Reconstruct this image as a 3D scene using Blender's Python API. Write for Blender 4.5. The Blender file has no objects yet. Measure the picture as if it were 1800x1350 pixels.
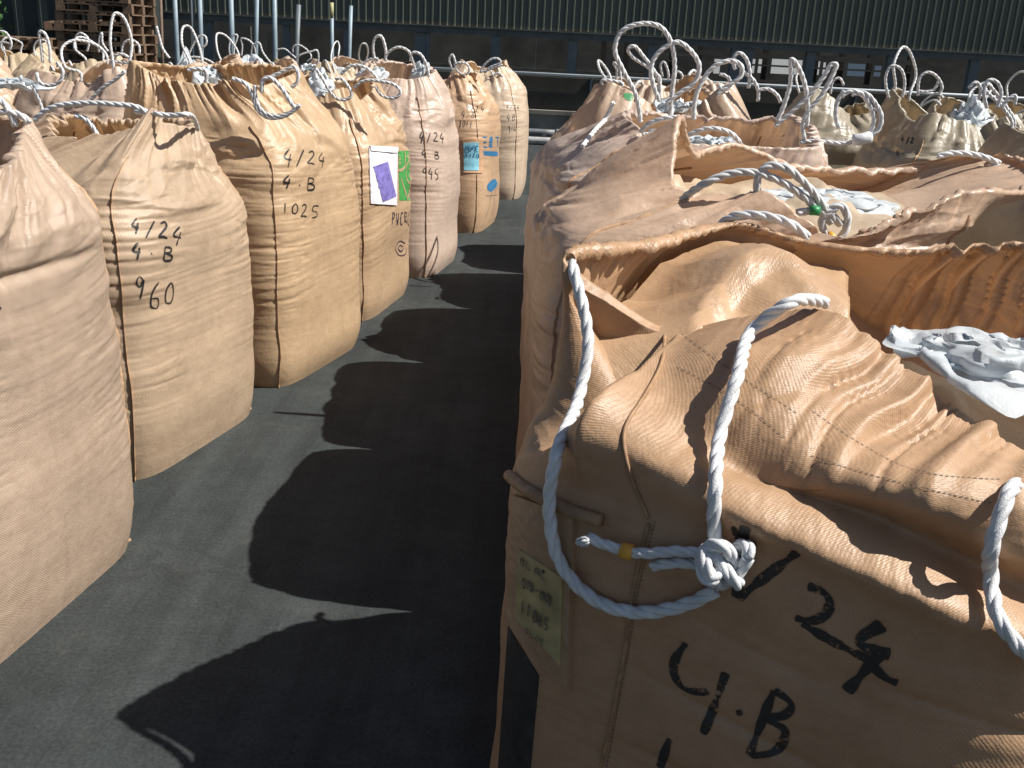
import bpy, math, random
import numpy as np
from mathutils import Matrix, Vector
from mathutils.bvhtree import BVHTree
rad = math.radians
S = bpy.context.scene
COL = S.collection

# ------------------------------------------------------------------ camera
F_PX, ROLL, CAM_H = 1750.0, rad(2.9), 1.55
PITCH = math.atan((675 - 75) * math.cos(ROLL) / F_PX)
FWD = np.array([0, math.cos(PITCH), -math.sin(PITCH)])
U0 = np.array([0, math.sin(PITCH), math.cos(PITCH)]); R0 = np.array([1., 0, 0])
RIGHT = R0*math.cos(ROLL) + U0*math.sin(ROLL)
UP = -R0*math.sin(ROLL) + U0*math.cos(ROLL)
EYE = np.array([0, 0, CAM_H])
cam = bpy.data.cameras.new('camera'); cam_o = bpy.data.objects.new('camera', cam); COL.objects.link(cam_o)
cam.sensor_width = 36.0; cam.lens = F_PX/1800*36; cam.clip_start = 0.05; cam.clip_end = 400
M = Matrix.Identity(4)
for i in range(3):
    M[i][0] = RIGHT[i]; M[i][1] = UP[i]; M[i][2] = -FWD[i]; M[i][3] = EYE[i]
cam_o.matrix_world = M
S.camera = cam_o

# ------------------------------------------------------------------ light
SUN_EL, SUN_AZ = rad(50), rad(96)          # azimuth clockwise from +Y
w = bpy.data.worlds.new('World'); S.world = w; w.use_nodes = True
nt = w.node_tree; nt.nodes.clear()
sky = nt.nodes.new('ShaderNodeTexSky'); sky.sky_type = 'NISHITA'; sky.sun_disc = False
sky.sun_elevation = SUN_EL; sky.sun_rotation = SUN_AZ; sky.air_density = 1.0; sky.dust_density = 1.2
bg = nt.nodes.new('ShaderNodeBackground'); bg.inputs['Strength'].default_value = 0.046
out = nt.nodes.new('ShaderNodeOutputWorld')
nt.links.new(sky.outputs[0], bg.inputs[0]); nt.links.new(bg.outputs[0], out.inputs[0])
sun = bpy.data.lights.new('sun', 'SUN'); sun.energy = 4.8; sun.angle = rad(0.5); sun.color = (1.0, 0.945, 0.87)
sun_o = bpy.data.objects.new('sun', sun); COL.objects.link(sun_o)
sd = Vector((math.cos(SUN_EL)*math.sin(SUN_AZ), math.cos(SUN_EL)*math.cos(SUN_AZ), math.sin(SUN_EL)))
sun_o.rotation_euler = sd.to_track_quat('Z', 'Y').to_euler(); sun_o.location = (20, -3, 25)
S.view_settings.view_transform = 'Standard'; S.view_settings.look = 'None'
S.view_settings.exposure = 0.58; S.view_settings.gamma = 1.0
S.render.engine = 'CYCLES'
S.cycles.max_bounces = 6; S.cycles.use_denoising = True

# ------------------------------------------------------------------ helpers
def ray(px, py):
    return FWD*F_PX + RIGHT*(px - 900) - UP*(py - 675)
def at_y(px, py, Y):
    d = ray(px, py); return EYE + d*(Y/d[1])
def at_z(px, py, z):
    d = ray(px, py); return EYE + d*((z - CAM_H)/d[2])

def tag(o, label=None, cat=None, group=None, kind=None):
    if label: o['label'] = label
    if cat: o['category'] = cat
    if group: o['group'] = group
    if kind: o['kind'] = kind
    return o
def empty(name, loc, label, cat, group=None):
    o = bpy.data.objects.new(name, None); COL.objects.link(o); o.location = loc; o.empty_display_size = .1
    return tag(o, label, cat, group)
def mesh_obj(name, verts, faces, mat, parent=None, smooth=True, uv=None):
    me = bpy.data.meshes.new(name)
    verts = np.asarray(verts, float)
    if parent is not None:
        verts = verts - np.array(parent.matrix_world.translation if parent.parent else parent.location)
        if parent.parent:
            verts = np.asarray(verts)
    me.from_pydata(verts.tolist(), [], [tuple(int(i) for i in f) for f in faces])
    if smooth: me.polygons.foreach_set('use_smooth', [True]*len(me.polygons))
    if uv is not None:
        l = me.uv_layers.new(name='UVMap')
        idx = np.zeros(len(me.loops), int); me.loops.foreach_get('vertex_index', idx)
        l.data.foreach_set('uv', np.asarray(uv, float)[idx].ravel())
    me.materials.append(mat); me.update()
    o = bpy.data.objects.new(name, me); COL.objects.link(o)
    if parent is not None: o.parent = parent
    return o
class MB:
    """collects boxes, tubes and sheets of one part"""
    def __init__(s): s.v = []; s.f = []
    def add(s, v, f):
        n = len(s.v); s.v += [tuple(p) for p in v]; s.f += [tuple(i+n for i in q) for q in f]
    def box(s, x0, x1, y0, y1, z0, z1):
        s.add([(x0,y0,z0),(x1,y0,z0),(x1,y1,z0),(x0,y1,z0),(x0,y0,z1),(x1,y0,z1),(x1,y1,z1),(x0,y1,z1)],
              [(0,3,2,1),(4,5,6,7),(0,1,5,4),(1,2,6,5),(2,3,7,6),(3,0,4,7)])
    def tube(s, pts, r, n=10, cap=True):
        v, f = tube_geo(np.asarray(pts, float), r, n, cap); s.add(v, f)
    def build(s, name, mat, parent=None, smooth=False):
        return mesh_obj(name, s.v, s.f, mat, parent, smooth)

def frames(P):
    T = np.gradient(P, axis=0); T /= np.linalg.norm(T, axis=1)[:, None] + 1e-12
    n = np.cross(T[0], [0.3, 0.2, 1.0]); n /= np.linalg.norm(n)
    N = [n]
    for i in range(1, len(P)):
        n = N[-1] - T[i]*np.dot(N[-1], T[i]); n /= np.linalg.norm(n) + 1e-12; N.append(n)
    N = np.array(N); return T, N, np.cross(T, N)
def tube_geo(P, r, n=8, cap=True):
    T, N, B = frames(P); a = np.arange(n)*2*math.pi/n
    r = np.broadcast_to(np.asarray(r, float), (len(P),))
    V = (P[:, None] + r[:, None, None]*(np.cos(a)[None, :, None]*N[:, None] + np.sin(a)[None, :, None]*B[:, None])).reshape(-1, 3)
    Fc = [(i*n+j, i*n+(j+1) % n, (i+1)*n+(j+1) % n, (i+1)*n+j) for i in range(len(P)-1) for j in range(n)]
    if cap: Fc += [tuple(range(n))[::-1], tuple((len(P)-1)*n + k for k in range(n))]
    return V, Fc
def spline(pts, step):
    """centripetal-ish Catmull-Rom through pts resampled at about 'step'"""
    P = np.asarray(pts, float)
    if len(P) < 3: P = np.array([P[0], (P[0]+P[-1])/2, P[-1]])
    d = np.maximum(np.linalg.norm(np.diff(P, axis=0), axis=1), 1e-6)**.5
    t = np.concatenate([[0], np.cumsum(d)])
    m = np.zeros_like(P)
    for i in range(1, len(P)-1):
        a = (P[i]-P[i-1])/d[i-1]; b = (P[i+1]-P[i])/d[i]
        m[i] = (a*d[i] + b*d[i-1])/(d[i]+d[i-1])
    m[0] = 1.5*(P[1]-P[0])/d[0] - m[1]/2; m[-1] = 1.5*(P[-1]-P[-2])/d[-1] - m[-2]/2
    o = []
    for i in range(len(P)-1):
        n = 24; s = (np.arange(n)/n)[:, None]; h = d[i]
        o.append((2*s**3-3*s**2+1)*P[i] + (s**3-2*s**2+s)*h*m[i] + (-2*s**3+3*s**2)*P[i+1] + (s**3-s**2)*h*m[i+1])
    o = np.vstack(o + [P[-1:]])
    L = np.concatenate([[0], np.cumsum(np.linalg.norm(np.diff(o, axis=0), axis=1))])
    k = max(6, int(L[-1]/step)); q = np.linspace(0, L[-1], k)
    return np.stack([np.interp(q, L, o[:, j]) for j in range(3)], 1)
def rope_geo(pts, r, detail=2):
    """three-strand laid rope"""
    if detail == 0:
        return tube_geo(spline(pts, r*3), r, 6)
    step = r*(.42 if detail >= 2 else .8); n = 9 if detail >= 2 else 6
    P = spline(pts, step); T, N, B = frames(P)
    L = np.concatenate([[0], np.cumsum(np.linalg.norm(np.diff(P, axis=0), axis=1))])
    V, Fc = [], []
    for k in range(3):
        a = L/(r*9)*2*math.pi + k*2*math.pi/3
        Q = P + .42*r*(np.cos(a)[:, None]*N + np.sin(a)[:, None]*B)
        v, f = tube_geo(Q, r*.60, n); o = len(V); V += v.tolist(); Fc += [tuple(i+o for i in q) for q in f]
    return np.array(V), Fc

def pnoise(u, v, nu, seed, per=True):
    """smooth value noise in [-1,1]; u in [0,1) periodic with nu cells, v free (cells)"""
    rg = np.random.RandomState(seed); nv = int(np.max(v)) + 4 - int(min(0, np.floor(np.min(v))))
    v = v - min(0, np.floor(np.min(v)))
    G = rg.uniform(-1, 1, (nu, nv + 2))
    x = u*nu; i = np.floor(x).astype(int); fx = x - i; j = np.floor(v).astype(int); fy = v - j
    fx = fx*fx*fx*(fx*(fx*6-15)+10); fy = fy*fy*fy*(fy*(fy*6-15)+10)
    a = G[i % nu, j]; b = G[(i+1) % nu, j]; c = G[i % nu, j+1]; d = G[(i+1) % nu, j+1]
    return 1.25*((a*(1-fx)+b*fx)*(1-fy) + (c*(1-fx)+d*fx)*fy)

def fnoise(u, v, nu, seed):
    """faceted noise: flat triangles meeting in sharp creases, like stiff crumpled plastic cloth"""
    rg = np.random.RandomState(seed); v = v - min(0, np.floor(np.min(v))); nv = int(np.max(v)) + 4
    G = rg.uniform(-1, 1, (nu, nv))
    x = (u % 1)*nu; i = np.floor(x).astype(int); fx = x - i; j = np.floor(v).astype(int); fy = v - j
    a = G[i % nu, j]; b = G[(i+1) % nu, j]; c = G[i % nu, j+1]; d = G[(i+1) % nu, j+1]
    lo = a + fx*(b-a) + fy*(d-b); hi = a + fy*(c-a) + fx*(d-c)
    return np.where(fx > fy, lo, hi)

# ------------------------------------------------------------------ materials
def nodes(name):
    m = bpy.data.materials.new(name); m.use_nodes = True; n = m.node_tree.nodes; l = m.node_tree.links
    return m, n, l, n['Principled BSDF']
def ramp(n, l, src, stops):
    r = n.new('ShaderNodeValToRGB'); e = r.color_ramp.elements
    e[0].position, e[0].color = stops[0][0], (*stops[0][1], 1); e[1].position, e[1].color = stops[-1][0], (*stops[-1][1], 1)
    for p, c in stops[1:-1]:
        k = e.new(p); k.color = (*c, 1)
    l.new(src, r.inputs[0]); return r
def noise_tex(n, l, scale, detail=4, rough=.6, vec=None):
    t = n.new('ShaderNodeTexNoise'); t.inputs['Scale'].default_value = scale
    t.inputs['Detail'].default_value = detail; t.inputs['Roughness'].default_value = rough
    if vec is not None: l.new(vec, t.inputs['Vector'])
    return t
def mix(n, l, fac, a, b, mode='MIX'):
    x = n.new('ShaderNodeMix'); x.data_type = 'RGBA'; x.blend_type = mode
    for s, q in ((x.inputs[0], fac), (x.inputs[6], a), (x.inputs[7], b)):
        if isinstance(q, (int, float)): s.default_value = q
        elif isinstance(q, tuple): s.default_value = (*q, 1)
        else: l.new(q, s)
    return x.outputs[2]
def math_n(n, l, op, a, b=None):
    x = n.new('ShaderNodeMath'); x.operation = op
    for s, q in ((x.inputs[0], a), (x.inputs[1], b)):
        if q is None: continue
        if isinstance(q, (int, float)): s.default_value = q
        else: l.new(q, s)
    return x.outputs[0]
def simple(name, c, rough=.6, metal=0, var=.25, scale=8, spec=.4, bump=0):
    m, n, l, p = nodes(name)
    tc = n.new('ShaderNodeTexCoord')
    t = noise_tex(n, l, scale, 5, .6, tc.outputs['Object'])
    r = ramp(n, l, t.outputs[0], [(.3, tuple(x*(1-var) for x in c)), (.7, tuple(min(1, x*(1+var)) for x in c))])
    l.new(r.outputs[0], p.inputs['Base Color']); p.inputs['Roughness'].default_value = rough
    p.inputs['Metallic'].default_value = metal; p.inputs['Specular IOR Level'].default_value = spec
    if bump:
        b = n.new('ShaderNodeBump'); b.inputs['Strength'].default_value = bump; b.inputs['Distance'].default_value = .01
        t2 = noise_tex(n, l, scale*6, 4, .6, tc.outputs['Object']); l.new(t2.outputs[0], b.inputs['Height'])
        l.new(b.outputs[0], p.inputs['Normal'])
    return m
def fabric(name, c, weave=.0, gloss=.34, trans=.18, seed=0, crease=.28):
    """woven polypropylene: mottled tan, fine weave, slight sheen, lets some sun through"""
    m, n, l, p = nodes(name)
    uv = n.new('ShaderNodeUVMap'); tc = n.new('ShaderNodeTexCoord')
    mp = n.new('ShaderNodeMapping'); mp.inputs['Location'].default_value = (seed*3.1, seed*1.7, seed*.9)
    l.new(tc.outputs['Object'], mp.inputs[0])
    a = noise_tex(n, l, 3.2, 5, .6, mp.outputs[0]); b = noise_tex(n, l, 22, 4, .65, mp.outputs[0])
    r1 = ramp(n, l, a.outputs[0], [(.28, (c[0]*.84, c[1]*.83, c[2]*.84)), (.72, (c[0]*1.1, c[1]*1.1, c[2]*1.12))])
    r2 = ramp(n, l, b.outputs[0], [(.25, (.86, .84, .82)), (.6, (1, 1, 1))])
    col = mix(n, l, 1.0, r1.outputs[0], r2.outputs[0], 'MULTIPLY')
    # handling dirt: sparse grey smears
    d = noise_tex(n, l, 5.5, 6, .75, mp.outputs[0])
    rd = ramp(n, l, d.outputs[0], [(.60, (0, 0, 0)), (.78, (1, 1, 1))])
    col = mix(n, l, math_n(n, l, 'MULTIPLY', rd.outputs[0], .35), col, (c[0]*.55, c[1]*.58, c[2]*.62))
    l.new(col, p.inputs['Base Color'])
    rr = n.new('ShaderNodeMapRange'); l.new(b.outputs[0], rr.inputs[0]); rr.inputs[3].default_value = gloss-.08; rr.inputs[4].default_value = gloss+.14
    l.new(rr.outputs[0], p.inputs['Roughness']); p.inputs['Specular IOR Level'].default_value = .5
    # weave bump from UV in metres
    jn = noise_tex(n, l, 90, 2, .5, tc.outputs['Object']); va = n.new('ShaderNodeVectorMath'); va.operation = 'MULTIPLY_ADD'; l.new(jn.outputs['Color'], va.inputs[0]); va.inputs[1].default_value = (.004, .004, 0); l.new(uv.outputs[0], va.inputs[2])
    sx = n.new('ShaderNodeSeparateXYZ'); l.new(va.outputs[0], sx.inputs[0])
    k = 2*math.pi/.0075
    su = math_n(n, l, 'SINE', math_n(n, l, 'MULTIPLY', sx.outputs[0], k)); sv = math_n(n, l, 'SINE', math_n(n, l, 'MULTIPLY', sx.outputs[1], k))
    wv = math_n(n, l, 'MULTIPLY', su, sv)
    f = noise_tex(n, l, 55, 5, .6, mp.outputs[0])
    b1 = n.new('ShaderNodeBump'); b1.inputs['Strength'].default_value = .35; b1.inputs['Distance'].default_value = .006; l.new(f.outputs[0], b1.inputs['Height'])
    def ridged(sc, mpv, dist, st, prev):
        q = n.new('ShaderNodeTexNoise'); q.noise_type = 'RIDGED_MULTIFRACTAL'; q.inputs['Scale'].default_value = sc; q.inputs['Detail'].default_value = 3; l.new(mpv, q.inputs['Vector'])
        k_ = n.new('ShaderNodeBump'); k_.inputs['Strength'].default_value = st; k_.inputs['Distance'].default_value = dist; l.new(q.outputs[0], k_.inputs['Height']); l.new(prev.outputs[0], k_.inputs['Normal']); return k_
    mh = n.new('ShaderNodeMapping'); mh.inputs['Scale'].default_value = (3.0, 3.0, 26.0); mh.inputs['Location'].default_value = (seed, seed*2, seed); l.new(tc.outputs['Object'], mh.inputs[0])
    b1 = ridged(1.0, mh.outputs[0], .0028, .5, b1); b1 = ridged(7.0, mp.outputs[0], .004, crease, b1)
    if crease > .3: b1 = ridged(3.2, mp.outputs[0], .012, crease*.8, b1)
    nrm = b1
    if weave:
        b2 = n.new('ShaderNodeBump'); b2.inputs['Strength'].default_value = weave; b2.inputs['Distance'].default_value = .0012
        l.new(wv, b2.inputs['Height']); l.new(b1.outputs[0], b2.inputs['Normal']); nrm = b2
        col2 = mix(n, l, math_n(n, l, 'MULTIPLY', math_n(n, l, 'ADD', wv, 1.0), .05), col, (c[0]*.5, c[1]*.46, c[2]*.42))
        l.new(col2, p.inputs['Base Color'])
    l.new(nrm.outputs[0], p.inputs['Normal'])
    tr = n.new('ShaderNodeBsdfTranslucent'); tr.inputs[0].default_value = (min(1, c[0]*1.15), c[1]*.85, c[2]*.58, 1)
    ms = n.new('ShaderNodeMixShader'); ms.inputs[0].default_value = trans
    l.new(p.outputs[0], ms.inputs[1]); l.new(tr.outputs[0], ms.inputs[2])
    l.new(ms.outputs[0], n['Material Output'].inputs[0])
    return m
def plastic_liner(name, c, trans=.3):
    m, n, l, p = nodes(name)
    tc = n.new('ShaderNodeTexCoord'); t = noise_tex(n, l, 16, 6, .65, tc.outputs['Object'])
    r = ramp(n, l, t.outputs[0], [(.3, tuple(x*.8 for x in c)), (.65, c)])
    l.new(r.outputs[0], p.inputs['Base Color']); p.inputs['Roughness'].default_value = .27
    b = n.new('ShaderNodeBump'); b.inputs['Strength'].default_value = .22; b.inputs['Distance'].default_value = .012
    t2 = noise_tex(n, l, 38, 5, .7, tc.outputs['Object']); l.new(t2.outputs[0], b.inputs['Height']); l.new(b.outputs[0], p.inputs['Normal'])
    tr = n.new('ShaderNodeBsdfTranslucent'); tr.inputs[0].default_value = (*c, 1)
    ms = n.new('ShaderNodeMixShader'); ms.inputs[0].default_value = trans
    l.new(p.outputs[0], ms.inputs[1]); l.new(tr.outputs[0], ms.inputs[2]); l.new(ms.outputs[0], n['Material Output'].inputs[0])
    return m
def rope_mat(name, c):
    m, n, l, p = nodes(name)
    tc = n.new('ShaderNodeTexCoord'); t = noise_tex(n, l, 30, 5, .7, tc.outputs['Object'])
    r = ramp(n, l, t.outputs[0], [(.3, tuple(x*.72 for x in c)), (.65, c)])
    l.new(r.outputs[0], p.inputs['Base Color']); p.inputs['Roughness'].default_value = .42
    b = n.new('ShaderNodeBump'); b.inputs['Strength'].default_value = .6; b.inputs['Distance'].default_value = .002
    t2 = noise_tex(n, l, 420, 3, .6, tc.outputs['Object']); l.new(t2.outputs[0], b.inputs['Height']); l.new(b.outputs[0], p.inputs['Normal'])
    return m

TAN = (.50, .365, .235)
M_ROPE = rope_mat('white_rope', (.72, .735, .75)); M_ROPE_OLD = rope_mat('grey_rope', (.62, .63, .63))
M_LINER = plastic_liner('white_liner', (.74, .80, .84)); M_LINER2 = plastic_liner('beige_liner', (.62, .54, .40), .2)
M_COVER = fabric('cover_cloth', (.50, .40, .28), .0, .42, .05, 7)
M_SEAM = simple('seam_brown', (.44, .28, .165), .7, var=.35, scale=40)
M_SEAM2 = simple('seam_tan', (.33, .20, .11), .6, var=.3, scale=40)
def ink(name, c, dry):
    m, n, l, p = nodes(name); p.inputs['Base Color'].default_value = (*c, 1); p.inputs['Roughness'].default_value = .5
    tc = n.new('ShaderNodeTexCoord'); t = noise_tex(n, l, 130, 4, .7, tc.outputs['Object']); t2 = noise_tex(n, l, 14, 3, .6, tc.outputs['Object'])
    r = ramp(n, l, math_n(n, l, 'ADD', math_n(n, l, 'MULTIPLY', t.outputs[0], .6), math_n(n, l, 'MULTIPLY', t2.outputs[0], .42)), [(dry-.04, (1, 1, 1)), (dry+.04, (0, 0, 0))])
    l.new(math_n(n, l, 'MULTIPLY', r.outputs[0], .93), p.inputs['Alpha']); return m
M_INK = ink('marker_ink', (.018, .018, .019), .61)
M_INKD = ink('dry_marker_ink', (.02, .02, .02), .575)
M_INKF = simple('faded_ink', (.13, .105, .08), .6, var=.5, scale=60)
M_PRINT = simple('black_print', (.03, .028, .028), .55, var=.4, scale=30)
M_PURPLEINK = simple('purple_black_print', (.05, .035, .06), .55, var=.5, scale=30)
M_GREEN = simple('green_print', (.06, .30, .075), .5, var=.25, scale=20)
M_BLUEPRINT = simple('blue_print', (.035, .16, .32), .5, var=.3, scale=30)
M_WHITE = simple('white_pocket', (.70, .70, .74), .55, var=.08, scale=10)
M_PURPLE = simple('purple_label', (.20, .17, .48), .5, var=.35, scale=30)
M_CYAN = simple('cyan_label', (.26, .60, .74), .5, var=.15, scale=30)
M_YELLOW = simple('yellow_label', (.40, .31, .15), .5, var=.3, scale=14)
M_ORANGE = simple('orange_tape', (.72, .36, .05), .4, var=.15, scale=40)
M_GTAPE = simple('green_tape', (.03, .24, .08), .4, var=.2, scale=40)

def ground_mat():
    m, n, l, p = nodes('asphalt')
    tc = n.new('ShaderNodeTexCoord')
    a = noise_tex(n, l, .9, 6, .65, tc.outputs['Object']); b = noise_tex(n, l, 90, 4, .7, tc.outputs['Object']); c = noise_tex(n, l, 9, 5, .65, tc.outputs['Object'])
    r1 = ramp(n, l, a.outputs[0], [(.3, (.032, .039, .041)), (.7, (.056, .064, .066))])
    r2 = ramp(n, l, b.outputs[0], [(.3, (.62, .62, .62)), (.7, (1.25, 1.25, 1.22))])
    r3 = ramp(n, l, c.outputs[0], [(.3, (.8, .8, .8)), (.7, (1.12, 1.12, 1.1))])
    col = mix(n, l, 1.0, mix(n, l, 1.0, r1.outputs[0], r2.outputs[0], 'MULTIPLY'), r3.outputs[0], 'MULTIPLY')
    v = n.new('ShaderNodeTexVoronoi'); v.inputs['Scale'].default_value = 26; l.new(tc.outputs['Object'], v.inputs['Vector'])
    rs = ramp(n, l, v.outputs['Distance'], [(.05, (1, 1, 1)), (.11, (0, 0, 0))])
    col = mix(n, l, math_n(n, l, 'MULTIPLY', rs.outputs[0], .12), col, (.16, .16, .15))
    ms_ = n.new('ShaderNodeMapping'); ms_.inputs['Scale'].default_value = (2.6, .12, 1); ms_.inputs['Rotation'].default_value = (0, 0, .16); l.new(tc.outputs['Object'], ms_.inputs[0])
    st = noise_tex(n, l, 1.6, 6, .7, ms_.outputs[0]); rt = ramp(n, l, st.outputs[0], [(.42, (.72, .72, .72)), (.6, (1.12, 1.12, 1.12))])
    col = mix(n, l, .8, col, rt.outputs[0], 'MULTIPLY')
    du = noise_tex(n, l, 2.3, 8, .78, tc.outputs['Object']); rd_ = ramp(n, l, du.outputs[0], [(.55, (0, 0, 0)), (.75, (1, 1, 1))])
    col = mix(n, l, math_n(n, l, 'MULTIPLY', rd_.outputs[0], .35), col, (.12, .115, .10))
    vc = n.new('ShaderNodeTexVoronoi'); vc.feature = 'DISTANCE_TO_EDGE'; vc.inputs['Scale'].default_value = .55
    wn = noise_tex(n, l, 3.5, 5, .7, tc.outputs['Object']); vm = n.new('ShaderNodeVectorMath'); vm.operation = 'MULTIPLY_ADD'; l.new(wn.outputs['Color'], vm.inputs[0]); vm.inputs[1].default_value = (.35, .35, 0); l.new(tc.outputs['Object'], vm.inputs[2]); l.new(vm.outputs[0], vc.inputs['Vector'])
    rc = ramp(n, l, vc.outputs['Distance'], [(.0, (1, 1, 1)), (.004, (0, 0, 0))])
    col = mix(n, l, math_n(n, l, 'MULTIPLY', rc.outputs[0], .22), col, (.012, .013, .013))
    l.new(col, p.inputs['Base Color']); p.inputs['Roughness'].default_value = .85; p.inputs['Specular IOR Level'].default_value = .25
    bp = n.new('ShaderNodeBump'); bp.inputs['Strength'].default_value = .5; bp.inputs['Distance'].default_value = .006
    l.new(b.outputs[0], bp.inputs['Height']); l.new(bp.outputs[0], p.inputs['Normal'])
    return m
def cladding_mat():
    m, n, l, p = nodes('corrugated_cladding')
    tc = n.new('ShaderNodeTexCoord'); mp = n.new('ShaderNodeMapping'); mp.inputs['Scale'].default_value = (2.2, 1, .25); l.new(tc.outputs['Object'], mp.inputs[0])
    a = noise_tex(n, l, 1.5, 6, .7, mp.outputs[0]); b = noise_tex(n, l, 14, 5, .7, mp.outputs[0])
    r1 = ramp(n, l, a.outputs[0], [(.3, (.078, .096, .082)), (.7, (.118, .138, .115))])
    rr = ramp(n, l, b.outputs[0], [(.56, (0, 0, 0)), (.74, (1, 1, 1))])
    col = mix(n, l, math_n(n, l, 'MULTIPLY', rr.outputs[0], .55), r1.outputs[0], (.13, .095, .06))
    sz = n.new('ShaderNodeSeparateXYZ'); l.new(tc.outputs['Object'], sz.inputs[0]); ez = ramp(n, l, sz.outputs[2], [(.0, (1, 1, 1)), (1.0, (0, 0, 0))]); mr = n.new('ShaderNodeMapRange'); mr.inputs[1].default_value = 1.80; mr.inputs[2].default_value = 1.86; l.new(sz.outputs[2], mr.inputs[0]); l.new(mr.outputs[0], ez.inputs[0])
    col = mix(n, l, math_n(n, l, 'MULTIPLY', ez.outputs[0], .7), col, (.26, .22, .13))
    l.new(col, p.inputs['Base Color']); p.inputs['Roughness'].default_value = .55
    return m
M_GROUND = ground_mat(); M_CLAD = cladding_mat()
M_STEEL = simple('grey_painted_steel', (.13, .155, .17), .5, var=.15, scale=5)
M_BEAM = simple('eave_steel', (.10, .115, .115), .6, var=.25, scale=3)
M_DARK = simple('dark_wall', (.040, .038, .032), .8, var=.4, scale=1.5)
M_DARKP = simple('dark_panel', (.075, .078, .078), .7, var=.3, scale=2)
M_CONC = simple('stained_concrete', (.22, .21, .185), .85, var=.45, scale=2.2, bump=.3)
M_RAIL = simple('galvanised_rail', (.55, .60, .62), .45, var=.1, scale=6)
M_POLE = simple('blue_grey_pole', (.24, .31, .36), .45, var=.2, scale=5)
M_POLE2 = simple('rusty_pole', (.20, .14, .10), .7, var=.4, scale=12)
M_PIPE = simple('pale_pipe', (.40, .40, .40), .6, var=.3, scale=7)
M_PIPED = simple('grey_pipe', (.16, .17, .18), .5, var=.25, scale=7)
M_WOOD = simple('shaded_weathered_wood', (.15, .10, .065), .8, var=.5, scale=5)  # weathered brown, kept dark to carry the shade over the pallet stacks
M_SHED = simple('dark_green_steel', (.03, .042, .042), .6, var=.25, scale=2)
M_LEAF = simple('leaf_green', (.05, .13, .035), .6, var=.5, scale=9)

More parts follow.
